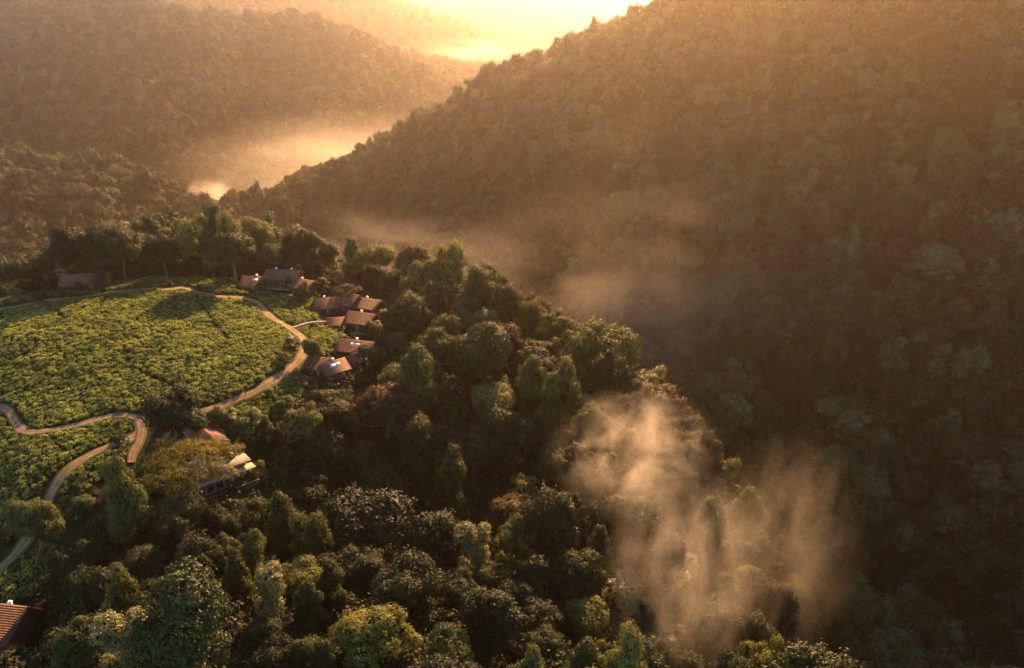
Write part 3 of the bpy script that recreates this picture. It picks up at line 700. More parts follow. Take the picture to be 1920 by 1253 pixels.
def slope_mesh(name, mat, length, run, rise, course=0.45, thick=0.06, under=0.16):
    """one roof slope: overlapping shingle courses rising along +y, x across; eave at the origin edge"""
    sl = math.hypot(run, rise); cy_, sy_ = run / sl, rise / sl; parts = []
    kk = max(2, int(round(sl / course))); c = sl / kk
    for i in range(kk):
        lo, hi = i * c - 0.05, (i + 1) * c
        v, f = box_np(-length / 2, length / 2, lo, hi, 0.0, thick)
        v[[4, 5], 2] += thick * 0.8          # butt of the course stands proud
        parts.append((v, f))
    v, f = box_np(-length / 2 + 0.06, length / 2 - 0.06, 0.0, sl - 0.02, -under, -0.002); parts.append((v, f))
    V, F = join_np(parts)
    W = np.column_stack([V[:, 0], V[:, 1] * cy_ - V[:, 2] * sy_, V[:, 1] * sy_ + V[:, 2] * cy_])
    return np_mesh(name, W, F, [mat])
def wing(parent, x, y, z, rz, length, depth, wall, rise, over=0.7, ridge=0.5, roof=m_shingle, wallm=None, skylights=((0.2, 'b'),), vents=(0.0,), windows=3, deck=True, door=True, post=True):
    """gabled wing; the ridge runs along local x; ridge = where it sits across the depth (0 front .. 1 back)"""
    wallm = wallm or m_wall
    M4 = Matrix.Translation((x, y, z)) @ Matrix.Rotation(rz, 4, 'Z')
    def put(name, mesh, par=None, loc=(0, 0, 0), rot=(0, 0, 0)):
        q = part(name, mesh, par or parent)
        m = Matrix.Translation(loc) @ Matrix.Rotation(rot[2], 4, 'Z') @ Matrix.Rotation(rot[0], 4, 'X')
        q.matrix_local = (M4 @ m) if par is None else m
        return q
    yr = depth * (ridge - 0.5)
    l2, d2 = length / 2, depth / 2
    zr = wall + rise - 0.12
    V = [(-l2, -d2, -1.5), (l2, -d2, -1.5), (l2, d2, -1.5), (-l2, d2, -1.5), (-l2, -d2, wall - .1), (l2, -d2, wall - .1), (l2, d2, wall - .1), (-l2, d2, wall - .1), (-l2, yr, zr - .1), (l2, yr, zr - .1)]
    F = [(0, 1, 5, 4), (1, 2, 6, 9, 5), (2, 3, 7, 6), (3, 0, 4, 8, 7), (4, 5, 9, 8), (6, 7, 8, 9), (3, 2, 1, 0)]
    wm = bpy.data.meshes.new('wall'); wm.from_pydata(V, [], F); wm.materials.append(wallm)
    put('wall', wm)
    slf = rise / (yr + d2) if yr + d2 > 0.1 else 0; slb = rise / (d2 - yr) if d2 - yr > 0.1 else 0
    roofs = []
    if slf:
        run = yr + d2 + over; q = put('roof', slope_mesh('roof', roof, length + 2 * over, run, slf * run), None, (0, -d2 - over, wall - slf * over)); roofs.append((q, slf, run, 'f'))
    if slb:
        run = d2 - yr + over; q = put('roof', slope_mesh('roof', roof, length + 2 * over, run, slb * run), None, (0, d2 + over, wall - slb * over), (0, 0, math.pi)); roofs.append((q, slb, run, 'b'))
    for fx, which in skylights:
        for q, sl_, run, wh in roofs:
            if wh == which:
                an = math.atan(sl_); s = -1 if wh == 'b' else 1
                yy = run * 0.62
                sk = put('skylight', box_mesh('skylight', m_sky, (-.75, .75, -.45, .45, 0, 0.16)), q, (s * fx * l2, yy, yy * sl_ + 0.13), (an, 0, 0))
    for fx in vents:
        q = roofs[-1][0]; s = -1 if roofs[-1][3] == 'b' else 1
        yy = roofs[-1][2] - 0.35
        put('roof_vent', box_mesh('roof_vent', m_vent, (-.28, .28, -.28, .28, -0.2, 0.55), (-.38, .38, -.38, .38, 0.552, 0.66)), q, (s * fx * l2, yy, yy * roofs[-1][1] + 0.1))
    for k in range(windows):
        wx = -l2 + length * (k + 0.5) / windows
        if door and k == windows // 2:
            dq = put('door', box_mesh('door', m_timber, (wx - .5, wx + .5, -d2 - .07, -d2 + .02, 0.0, 2.05)))
            put('handle', box_mesh('handle', m_vent, (wx + .32, wx + .38, -d2 - .13, -d2 - .075, 0.95, 1.1)), dq).matrix_local = Matrix.Identity(4)
        else:
            ww = min(length / windows * 0.36, 1.1)
            wq = put('window', box_mesh('window', m_timber, (wx - ww, wx + ww, -d2 - .06, -d2 + .02, 0.6, 0.7), (wx - ww, wx + ww, -d2 - .06, -d2 + .02, 2.0, 2.1), (wx - ww, wx - ww + .08, -d2 - .06, -d2 + .02, 0.702, 1.998), (wx + ww - .08, wx + ww, -d2 - .06, -d2 + .02, 0.702, 1.998), (wx - .04, wx + .04, -d2 - .06, -d2 + .02, 0.702, 1.998)))
            put('pane', box_mesh('pane', m_glass, (wx - ww + .082, wx - .042, -d2 - .03, -d2 - .003, 0.703, 1.997), (wx + .042, wx + ww - .082, -d2 - .03, -d2 - .003, 0.703, 1.997)), wq).matrix_local = Matrix.Identity(4)
    if deck:
        put('deck', box_mesh('deck', m_timber, (-l2 - .4, l2 + .4, -d2 - 2.0, -d2 - .08, -0.35, -0.15)))
        if post:
            for wx in (-l2 + .1, 0.15, l2 - .1):
                put('post', box_mesh('post', m_timber, (wx - .09, wx + .09, -d2 - over + .05, -d2 - over + .23, -0.148, wall - slf * over - .12)))
BLD = []     # footprints to keep free of trees: x, y, radius
def bld(px, py, rad, dz=0.3):
    p, d = place(px, py, 0); BLD.append((p[0], p[1], rad)); return (p[0], p[1], p[2] + dz)
V1 = thing('villa', 'long low dark brown villa under the tall trees at the far edge of the tea', 'villa', bld(520, 545, 13), R(-4), 1.0, 'shingled villas of the lodge')
wing(V1, -7.5, 0, 0, R(2), 8, 7, 2.6, 1.7, ridge=0.62, skylights=((0.1, 'f'),), vents=(0.1,), deck=False)
wing(V1, 1.5, 3.5, 0.9, R(-2), 11, 7, 3.0, 1.8, ridge=0.62, skylights=((-0.5, 'b'), (0.5, 'b')), vents=(-0.5, 0.5))
wing(V1, 9.5, -0.5, -0.3, R(-14), 7, 6, 2.6, 1.5, ridge=0.6, skylights=((0.1, 'b'),), vents=(-0.2,), deck=False)
V2 = thing('villa', 'upper of the two brown villas by the footpath, three overlapping shingle roofs', 'villa', bld(650, 587, 13), R(0), 1.0, 'shingled villas of the lodge')
wing(V2, -6.2, -0.6, 0.6, R(14), 7.5, 6.5, 2.7, 1.9, ridge=0.6, skylights=((0.1, 'b'),), vents=(-0.2,), deck=False)
wing(V2, 0.3, 1.6, 0.9, R(-28), 8, 7, 2.9, 2.1, ridge=0.62, skylights=((0.3, 'b'),), vents=(0.0,), deck=False)
wing(V2, 7.2, -0.4, 0.4, R(-20), 9, 6.5, 2.7, 1.7, ridge=0.62, skylights=((0.1, 'b'),), vents=(-0.1,))
V3 = thing('villa', 'lower brown villa by the footpath with two shingled wings and white roof vents', 'villa', bld(662, 618, 10), R(0), 1.0, 'shingled villas of the lodge')
wing(V3, -5.2, -0.4, 0.0, R(8), 4.6, 4.2, 2.5, 1.3, ridge=0.62, skylights=(), vents=(), windows=2, deck=False)
wing(V3, 3.0, 0.0, 0.5, R(-18), 8.5, 6.5, 2.8, 2.0, ridge=0.6, skylights=((0.2, 'b'),), vents=(-0.1,))
V4 = thing('villa', 'orange-brown roofed villa half hidden behind the golden leafy tree', 'villa', bld(668, 676, 11), R(0), 1.0, 'shingled villas of the lodge')
wing(V4, 0.0, 2.0, 0.4, R(-14), 10, 6.5, 2.8, 1.9, ridge=0.55, skylights=((-0.1, 'f'), (0.15, 'f')), vents=(0.0,))
wing(V4, 1.2, -3.5, 0.0, R(52), 7, 5, 2.5, 1.5, ridge=0.5, skylights=(), vents=(), deck=False, windows=2)
V5 = thing('villa', 'small russet villa with steep roof nearest the dark tree by the track', 'villa', bld(614, 708, 9), R(0), 1.0, 'shingled villas of the lodge')
wing(V5, -2.6, 1.8, 0.3, R(-20), 5.5, 5.5, 2.7, 1.8, ridge=0.6, skylights=(), vents=(), windows=2, deck=False)
wing(V5, 2.0, -0.6, 0.3, R(38), 6.5, 5.5, 2.7, 1.8, ridge=0.55, skylights=((0.25, 'f'), (-0.2, 'f')), vents=(0.1,), windows=2, deck=False)
V0 = thing('villa', 'shaded reddish roof deep under the far left tree line', 'villa', bld(165, 540, 10), R(12), 1.0, 'shingled villas of the lodge')
wing(V0, 0, 0, 0.0, 0, 15, 7, 2.6, 2.2, ridge=0.6, skylights=(), vents=(), windows=4, deck=False)
V6 = thing('villa', 'weathered rust-brown shingle roof in the bottom left corner', 'villa', bld(10, 1218, 9, 1.2), R(-8), 1.0, 'shingled villas of the lodge')
wing(V6, -3, 0, 0.2, 0, 14, 12, 2.8, 3.8, ridge=0.72, skylights=(), vents=(0.55,), windows=4, deck=False)

bld(15, 1300, 15); bld(60, 1250, 8); bld(15, 1420, 13); bld(85, 1430, 8)
for q in [(120, 1000), (180, 1010), (130, 1050), (90, 1020), (215, 985)]: bld(q[0], q[1], 6)
# the main lodge: flat pale roofs, plaster walls
LX = bld(414, 908, 9, 0.0)
LG = thing('lodge_building', 'lodge building with pale flat roof and clerestory ledge under the golden umbrella tree', 'building', LX, R(40))
part('wall', box_mesh('wall', m_plaster, (-6.5, 6.5, -2.6, 2.6, -2.0, 3.2)), LG)
part('clerestory', box_mesh('clerestory', m_plaster, (-6.3, 6.3, -1.2, 2.4, 3.202, 4.25)), LG)
rf = part('roof', box_mesh('roof', m_sheet, (-7.2, 7.2, -1.9, 3.3, 4.252, 4.5)), LG)
part('chimney', box_mesh('chimney', m_plaster, (3.6, 4.4, 1.2, 2.0, 4.3, 5.6), (3.5, 4.5, 1.1, 2.1, 5.602, 5.75)), rf)
part('eave_ledge', box_mesh('eave_ledge', m_timber, (-7.4, 7.4, -3.7, -1.22, 3.204, 3.38)), LG)
for k in range(6):
    wx = -5.4 + k * 2.15
    wq = part('window', box_mesh('window', m_timber, (wx - .85, wx + .85, -2.66, -2.58, 0.3, .4), (wx - .85, wx + .85, -2.66, -2.58, 2.6, 2.7), (wx - .85, wx - .77, -2.66, -2.58, .402, 2.598), (wx + .77, wx + .85, -2.66, -2.58, .402, 2.598)), LG)
    part('pane', box_mesh('pane', m_glass, (wx - .768, wx + .768, -2.64, -2.605, .403, 2.597)), wq)
part('terrace', box_mesh('terrace', m_wall, (-7.0, 7.2, -5.2, -2.62, -0.45, -0.2)), LG)
part('railing', box_mesh('railing', m_timber, (-7.0, 7.2, -5.15, -5.05, 0.7, 0.8), *[(-7.0 + k * 1.29, -6.92 + k * 1.29, -5.14, -5.06, -0.198, 0.698) for k in range(12)]), LG)
part('step_wall', box_mesh('step_wall', m_timber, (-9.2, -7.05, -3.4, -2.8, -1.0, 0.5)), LG)
L2 = bld(388, 838, 9, 0.2)
LH = thing('lodge_building', 'gabled lodge hall with pale barge boards behind the golden umbrella tree', 'building', L2, R(-52))
part('wall', box_mesh('wall', m_plaster, (-5, 5, -3, 3, -1.5, 2.8)), LH)
gm = bpy.data.meshes.new('gable'); gm.from_pydata([(5.0, -3, 2.8), (5.0, 3, 2.8), (5.0, 0, 4.4), (-5.0, -3, 2.8), (-5.0, 3, 2.8), (-5.0, 0, 4.4)], [], [(0, 1, 2), (3, 5, 4)]); gm.materials.append(m_plaster); part('gable', gm, LH)
for s in (0, math.pi):
    q = part('roof', slope_mesh('roof', m_shingle, 11.6, 3.6, 1.9), LH); q.matrix_local = Matrix.Rotation(s, 4, 'Z') @ Matrix.Translation((0, -3.6, 2.5))
for s in (-1, 1):
    for e in (5.81, -5.93):
        V = [(e, s * 3.75, 2.36), (e, s * 3.75, 2.72), (e, 0, 4.72), (e, 0, 4.36)]; V += [(x + .12, y, z) for x, y, z in V]
        bm_ = bpy.data.meshes.new('barge_board'); bm_.from_pydata(V, [], [(0, 1, 2, 3), (7, 6, 5, 4), (0, 4, 5, 1), (1, 5, 6, 2), (2, 6, 7, 3), (3, 7, 4, 0)]); bm_.materials.append(m_timber); part('barge_board', bm_, LH)
part('glazing', box_mesh('glazing', m_glass, (5.0, 5.06, -2.2, 2.2, 0.1, 2.6)), LH)
part('lintel', box_mesh('lintel', m_timber, (5.0, 5.14, -2.6, 2.6, 2.602, 2.8)), LH)
um = bld(372, 884, 1.5, 0.0)
pz = thing('parasol', 'dark blue garden canopy under the golden umbrella tree beside the lodge', 'canopy', um, R(25))
part('pole', np_mesh('pole', *tube([(0, 0, 0), (0, 0, 1.3), (0, 0, 2.6)], [.05, .05, .04], 8), [m_timber]), pz)
cvV = [(0, 0, 2.75)] + [(2.0 * math.cos(k * math.pi / 4), 2.0 * math.sin(k * math.pi / 4), 2.15) for k in range(8)] + [(2.0 * math.cos(k * math.pi / 4), 2.0 * math.sin(k * math.pi / 4), 1.95) for k in range(8)]
part('canopy', bpy.data.meshes.new('canopy'), pz).data.from_pydata(cvV, [], [(0, 1 + k, 1 + (k + 1) % 8) for k in range(8)] + [(1 + k, 9 + k, 9 + (k + 1) % 8, 1 + (k + 1) % 8) for k in range(8)])
pz.children[-1].data.materials.append(m_blue)

# ----------------------------------------------------------------- the trees one can point at
FARLINE = 'trees of the far tree line behind the tea'
for a in [
    ('forest_tree', 'dome_dark', 25, 484, 'dark round tree low at the left end of the far tree line', 70),
    ('forest_tree', 'dome_green', 76, 478, 'broad green-topped tree third from the left end of the far tree line', 66),
    ('forest_tree', 'dome_dark', 132, 449, 'large dark dome tree at the left of the far tree line', 84),
    ('forest_tree', 'round_dark', 185, 444, 'shadowy rounded tree right of the large dark dome in the far tree line', 56),
    ('forest_tree', 'dome_green', 235, 442, 'green rim-lit tree above the rusty flat-topped tree in the far tree line', 60),
    ('forest_tree', 'dome_dark', 300, 436, 'wide dark tree in the middle of the far tree line', 84),
    ('forest_tree', 'dome_green', 366, 421, 'high green crown left of the biggest dome in the far tree line', 60),
    ('forest_tree', 'dome_dark', 432, 428, 'biggest dark dome of the far tree line left of the long villa', 108),
    ('forest_tree', 'dome_gold', 486, 416, 'highest olive crown of the far tree line', 80),
    ('forest_tree', 'round_green', 560, 432, 'green rounded tree directly behind the long low villa', 80),
    ('forest_tree', 'dome_green', 606, 446, 'green tree with lit right edge behind the right end of the long villa', 70),
    ('forest_tree', 'column_olive', 655, 448, 'hazy yellow-green tall tree at the dip of the far tree line', 56),
    ('forest_tree', 'round_olive', 706, 456, 'hazy olive tree above the footpath villas', 70),
    ('forest_tree', 'dome_rust', 772, 452, 'rust-orange crown at the right end of the far tree line', 86),
    ('forest_tree', 'dome_dark', 838, 477, 'dark round tree standing clear against the hazy mountain', 68),
    ('forest_tree', 'round_green', 912, 494, 'bright green tree right of the dark round one on the hazy skyline', 84),
]:
    tree_at(a[0], a[1], a[2], a[3], a[4], a[5], FARLINE)
for a in [
    ('forest_tree', 'dome_rust', 940, 598, 'large brown dome tree in the middle of the forested flank', 126),
    ('forest_tree', 'column_olive', 1062, 672, 'olive tree with yellow-lit tops on the right of the flank', 100),
    ('forest_tree', 'dome_rust', 1240, 716, 'brown spreading dome tree at the edge of the gorge above the mist', 150),
    ('forest_tree', 'dome_rust', 722, 712, 'great brown-gold dome tree below the villas', 165),
    ('forest_tree', 'dome_gold', 850, 744, 'yellow-topped tree right of the great brown-gold dome', 80),
    ('forest_tree', 'round_olive', 930, 718, 'grey-brown tall rounded tree beside the yellow-topped one', 105),
    ('forest_tree', 'round_dark', 606, 738, 'tall dark tree standing at the edge of the tea below the small villa', 92),
    ('forest_tree', 'dome_gold', 690, 642, 'golden leafy tree in front of the half hidden villa', 66),
    ('forest_tree', 'column_green', 968, 855, 'bright yellow-green climber-clad tree in the dark middle of the forest', 56),
    ('forest_tree', 'cone_olive', 757, 955, 'slim pointed olive tree rising from the dark forest in front', 52),
    ('forest_tree', 'cone_green', 838, 972, 'dark pointed tree right of the slim olive one', 70),
    ('forest_tree', 'dome_rust', 962, 926, 'red-brown dome tree in the shaded front forest', 140),
    ('forest_tree', 'ragged_pale', 1036, 945, 'pale glittering tree touching the right of the red-brown dome', 44),
    ('forest_tree', 'cone_olive', 1122, 990, 'pointed tree with bright right edge beside the mist', 66),
    ('forest_tree', 'dome_gold', 690, 1130, 'golden-green spreading tree at the bottom centre, brightest of the front trees', 190),
    ('forest_tree', 'round_olive', 560, 1062, 'olive sunlit tree left behind the golden-green spreading tree', 100),
    ('forest_tree', 'round_olive', 676, 1036, 'rounded olive tree right behind the golden-green spreading tree', 96),
    ('forest_tree', 'dome_dark', 1020, 1182, 'dark dome tree at the bottom edge left of the mist', 100),
    ('forest_tree', 'ragged_pale', 1262, 1184, 'sunlit pale yellow tree standing in the mist at the bottom edge', 84),
    ('forest_tree', 'ragged_olive', 1120, 1212, 'small lit tree at the bottom edge just left of the mist', 60),
    ('forest_tree', 'dome_dark', 1545, 1196, 'broad dark green tree at the bottom edge right of the mist', 262),
    ('forest_tree', 'dome_gold', 352, 1112, 'yellow-gold dome tree at the bottom left', 140),
    ('forest_tree', 'ragged_olive', 286, 1085, 'light olive tree touching the left of the yellow-gold dome', 66),
    ('forest_tree', 'column_olive', 412, 1000, 'tall climber-hung tree lit on its right side at bottom left', 66),
    ('forest_tree', 'round_olive', 462, 944, 'olive spreading tree below the lodge terrace', 90),
    ('forest_tree', 'round_olive', 330, 925, 'olive-brown tree below the lodge, left of the spreading one', 110),
    ('forest_tree', 'round_green', 48, 940, 'sunlit leafy tree at the left edge where the curving road leaves', 104),
    ('forest_tree', 'round_dark', 160, 1062, 'shaded tree on the bottom left slope', 110),
    ('forest_tree', 'column_green', 500, 1085, 'sunlit upright tree left of the olive trees at the bottom', 60),
    ('forest_tree', 'round_green', 150, 1160, 'dark green tree right of the weathered roof corner', 120),
    ('forest_tree', 'ragged_olive', 1128, 856, 'bright thin tree in the glowing mist', 60),
    ('lodge_tree', 'round_dark', 312, 733, 'large dark tree hiding the bend of the track above the lodge', 112),
    ('lodge_tree', 'glossy', 372, 764, 'glossy leafed tree right of the large dark one behind the lodge', 64),
    ('lodge_tree', 'glossy', 412, 764, 'rounded glossy tree between the lodge hall and the tea', 56),
    ('lodge_tree', 'glossy', 458, 768, 'glossy green tree right of the lodge hall', 66),
    ('lodge_tree', 'column_olive', 496, 778, 'yellow-green climber-draped tree right of the lodge', 42),
    ('lodge_tree', 'round_dark', 512, 808, 'small dark tree to the right of the lodge roof', 46),
    ('lodge_tree', 'umbrella_gold', 352, 818, 'golden umbrella-shaped tree spreading over the lodge roofs', 212),
    ('lodge_tree', 'umbrella_gold', 296, 858, 'smaller golden flat-topped tree left of the big umbrella tree', 120),
    ('lodge_tree', 'ragged_olive', 478, 868, 'slender tree at the right end of the lodge', 44),
    ('lodge_tree', 'glossy', 228, 878, 'dark glossy tree between the lower road and the lodge', 50),
    ('lodge_tree', 'glossy', 158, 925, 'leafy tree at the lower end of the small tea parcel', 46),
    ('lodge_tree', 'round_dark', 268, 880, 'shaded tree left below the smaller golden flat-topped tree', 60),
    ('lodge_tree', 'glossy', 446, 896, 'dark bushy tree against the window front of the lodge', 44),
    ('garden_tree', 'glossy', 186, 508, 'bushy tree hiding the right end of the shaded reddish roof', 40),
    ('garden_shrub', 'shrub', 146, 527, 'low shrub before the middle of the shaded reddish roof', 26),
    ('track_tree', 'small_pale', 545, 636, 'pale leafed little tree at the inner bend of the track', 34),
    ('track_tree', 'round_green', 583, 636, 'dark conical tree between the track and the small villa', 44),
    ('garden_tree', 'umbrella_rust', 648, 528, 'rounded orange-topped tree behind the footpath villas', 62),
    ('garden_tree', 'umbrella_rust', 233, 465, 'small rusty flat-topped tree before the far tree line', 34),
    ('garden_tree', 'small_pale', 315, 482, 'little pale tree with thin stem before the far tree line', 18),
    ('garden_tree', 'small_pale', 114, 513, 'little bright tree left of the shaded reddish roof', 22),
    ('garden_tree', 'small_pale', 24, 538, 'little flat pale tree at the far left edge of the tea', 30),
    ('garden_tree', 'small_pale', 544, 553, 'bright sapling in the tea in front of the long villa', 18),
    ('garden_tree', 'small_pale', 480, 496, 'bright sapling behind the left end of the long villa', 22),
    ('garden_tree', 'glossy', 540, 514, 'bushy dark tree in front of the middle of the long villa', 36),
    ('garden_tree', 'glossy', 490, 522, 'dark low tree in front of the left wing of the long villa', 26),
    ('garden_tree', 'glossy', 604, 518, 'small tree off the right end of the long villa', 24),
    ('garden_tree', 'ragged_olive', 566, 530, 'yellowish thin tree before the right wing of the long villa', 26),
    ('garden_tree', 'glossy', 722, 578, 'light green tree at the right end of the footpath villas', 34),
    ('garden_tree', 'glossy', 700, 600, 'yellow-green bushy tree right of the lower footpath villa', 40),
    ('garden_shrub', 'shrub', 205, 500, 'dusky shrub right of the shaded reddish roof', 30),
    ('garden_shrub', 'shrub', 236, 492, 'larger dusky shrub in front of the far tree line', 42),
    ('garden_shrub', 'shrub', 72, 544, 'low brown shrub at the far left corner of the tea', 30),
    ('garden_shrub', 'shrub', 632, 640, 'leafy shrub under the eave of the half hidden villa', 22),
    ('garden_shrub', 'shrub', 658, 612, 'small shrub before the lower footpath villa', 14),
    ('garden_shrub', 'shrub', 628, 604, 'shrub beside the porch of the lower footpath villa', 14),
    ('garden_shrub', 'shrub', 225, 815, 'dark leafy shrub beside the road fork', 24),
    ('garden_shrub', 'shrub', 140, 905, 'bright leafed shrub inside the bend of the lower road', 28),
    ('garden_shrub', 'glossy', 530, 742, 'feathery yellow-green shrub tree at the edge of the right tea parcel', 40),
    ('garden_shrub', 'glossy', 545, 762, 'second feathery shrub tree below the right tea parcel', 44),
]:
    tree_at(a[0], a[1], a[2], a[3], a[4], a[5], None, cat='shrub' if 'shrub' in a[0] else 'tree')

# rosette plants (dracaenas and agaves)
def rosette(name, px, py, label, stem=2.0, k=26, ln=1.1, s=1.0):
    p, d = place(px, py, stem * s + 0.5)
    t = thing(name, label, 'plant', tuple(p), random.uniform(0, 6), s)
    g = np.random.default_rng(int(px))
    V, F = [], []
    heads = [(0, 0, stem)] if stem < 1 else [(g.normal(0, .5), g.normal(0, .5), stem * g.uniform(.75, 1.1)) for _ in range(5)]
    for hx, hy, hz in heads:
        for i in range(k):
            th = i * 2.4; e = g.uniform(-.2, 1.2); d1 = np.array([math.cos(th) * math.cos(e), math.sin(th) * math.cos(e), math.sin(e)]); sd = np.array([-math.sin(th), math.cos(th), 0]) * .055
            a0 = np.array([hx, hy, hz]); a1 = a0 + d1 * ln * .6; a2 = a0 + d1 * ln + np.array([0, 0, -.35 * ln * math.cos(e)])
            b0 = len(V); V += [a0 - sd * .6, a0 + sd * .6, a1 + sd * 1.3, a1 - sd * 1.3, a2]; F += [(b0, b0 + 1, b0 + 2, b0 + 3), (b0 + 3, b0 + 2, b0 + 4)]
    mo = mesh_obj('leaves', V, F, LEAF['pale'] if stem < 1 else LEAF['glossy'], t)
    if stem >= 1:
        Vt, Ft = join_np([tube([(0, 0, -.3), (hx * .3, hy * .3, hz * .5), (hx, hy, hz)], [.1, .08, .05], 6) for hx, hy, hz in heads])
        part('stem', np_mesh('stem', Vt, Ft, [BARK]), t)
rosette('dracaena', 266, 728, 'spiky branching dracaena left of the large dark tree above the lodge', 3.2, 22, 1.0)
rosette('agave', 441, 528, 'spiky pale agave left of the long villa', 0.35, 26, 2.2)
rosette('agave', 452, 535, 'second spiky agave beside the left wing of the long villa', 0.3, 22, 1.8)
rosette('dracaena', 236, 822, 'spiky dark dracaena by the road fork', 2.2, 20, 0.9)

# ----------------------------------------------------------------- the rest of the near forest
def free_of(x, y, r, lst, f):
    for q in lst:
        if (x - q[0]) ** 2 + (y - q[1]) ** 2 < (f * (r + q[2])) ** 2: return False
    return True
TEA_W = [np.array([gp(*q) for q in poly]) for poly in TEA]
HOT = [np.array([gp(*q) for q in poly]) for poly in [
    [(-140, 620), (-140, 586), (0, 562), (120, 542), (250, 522), (340, 518), (440, 520), (470, 518), (600, 522), (640, 512), (740, 520), (770, 565), (750, 610), (700, 640), (700, 690), (640, 730), (600, 760), (560, 800), (530, 800), (520, 860), (480, 930), (420, 960), (340, 985), (240, 965), (190, 1010), (120, 1090), (90, 1130), (80, 1253), (-140, 1253)]]]
cand = rng.uniform([-170, 60], [200, 420], (16000, 2))
zc = H(cand[:, 0], cand[:, 1])
cx_, cy2, cd = proj(np.column_stack([cand, zc + 12]))
FLANK = [(-140, 560), (-140, 400), (100, 380), (300, 370), (500, 370), (800, 430), (900, 450), (1000, 520), (1150, 620), (1340, 740), (1440, 900), (1560, 1080), (1640, 1320), (-140, 1320)]
keep = poly_in(cx_, cy2, FLANK) & (cd < 345) & clear_view(cand[:, 0], cand[:, 1], zc + 14, 4)
for hp in HOT: keep &= ~poly_in(cand[:, 0], cand[:, 1], hp)
cand = cand[keep]
MIXK = ['dome_green', 'dome_rust', 'dome_gold', 'dome_dark', 'round_green', 'round_olive', 'round_dark', 'column_green', 'column_olive', 'cone_olive', 'cone_green', 'ragged_olive', 'ragged_pale', 'umbrella_rust']
MIXW = np.array([3.2, 1.6, 3.4, 1.6, 3, 3.4, 1.2, 1.2, 1.6, .4, .3, 2.4, .8, .4]); MIXW /= MIXW.sum()
DESC = {'dome': 'broad domed', 'round': 'rounded', 'column': 'tall climber-hung', 'cone': 'pointed', 'ragged': 'open ragged', 'umbrella': 'flat-topped'}
COLR = {'green': 'green', 'rust': 'brownish', 'gold': 'golden-olive', 'dark': 'dark green', 'olive': 'olive', 'pale': 'pale-leaved'}
MARKS = [('the highest crown of the far tree line', 486, 416), ('the biggest dark dome of the tree line', 432, 428), ('the far left tree line dome', 132, 449), ('the middle of the far tree line', 300, 436), ('the left end of the tree line', 40, 480),
         ('the dark round skyline tree', 838, 477), ('the rust-orange skyline crown', 772, 452), ('the long low villa', 520, 520), ('the footpath villas', 690, 590), ('the half hidden villa', 690, 665), ('the bright green skyline tree', 912, 494),
         ('the large brown flank dome', 940, 610), ('the great brown-gold dome', 722, 730), ('the yellow-topped flank tree', 850, 760), ('the olive tree of the flank', 1062, 690), ('the brown dome above the mist', 1240, 735), ('the grey-brown tall tree', 930, 740),
         ('the tall dark tea-edge tree', 606, 760), ('the bright climber-clad tree', 968, 870), ('the slim pointed olive tree', 757, 970), ('the red-brown front dome', 962, 950), ('the pale glittering tree', 1036, 960), ('the pointed tree beside the mist', 1122, 1010),
         ('the golden-green bottom tree', 690, 1160), ('the dark bottom-edge dome', 1020, 1200), ('the sunlit tree in the mist', 1262, 1200), ('the broad bottom right tree', 1545, 1215), ('the yellow-gold dome', 352, 1130), ('the lodge terrace', 440, 930),
         ('the sunlit roadside tree', 48, 960), ('the weathered corner roof', 40, 1190), ('the glowing mist', 1180, 860), ('the gorge edge', 1400, 930), ('the lower gorge edge', 1500, 1090), ('the dark hollow', 640, 900), ('the bottom olive trees', 560, 1080)]
_used = {}
def where_label(kd, sc, px, py):
    sh, co = kd.split('_')
    m = sorted(MARKS, key=lambda q: (q[1] - px) ** 2 + (q[2] - py) ** 2)
    size = 'large' if sc > 1.2 else 'small' if sc < 0.8 else 'mid-sized'
    for far in ('', 'well '):
        for q in m[:3]:
            dx, dy = px - q[1], py - q[2]
            d = ('right of' if dx > 0 else 'left of') if abs(dx) > abs(dy) else ('below' if dy > 0 else 'above')
            lab = '%s %s %s tree %s%s %s' % (size, DESC[sh], COLR[co], far if math.hypot(dx, dy) > 70 or far else '', d, q[0])
            if lab not in _used: _used[lab] = 1; return lab
    return lab
def zone(px, py):
    if py < 545: return 'in the far tree line behind the tea'
    if px > 1080 and py > 690: return 'on the misty right flank above the gorge'
    if py < 830: return 'on the forested flank right of the villas'
    if px < 520: return 'on the shaded slope below the lodge'
    return 'in the front forest below the dark hollow'
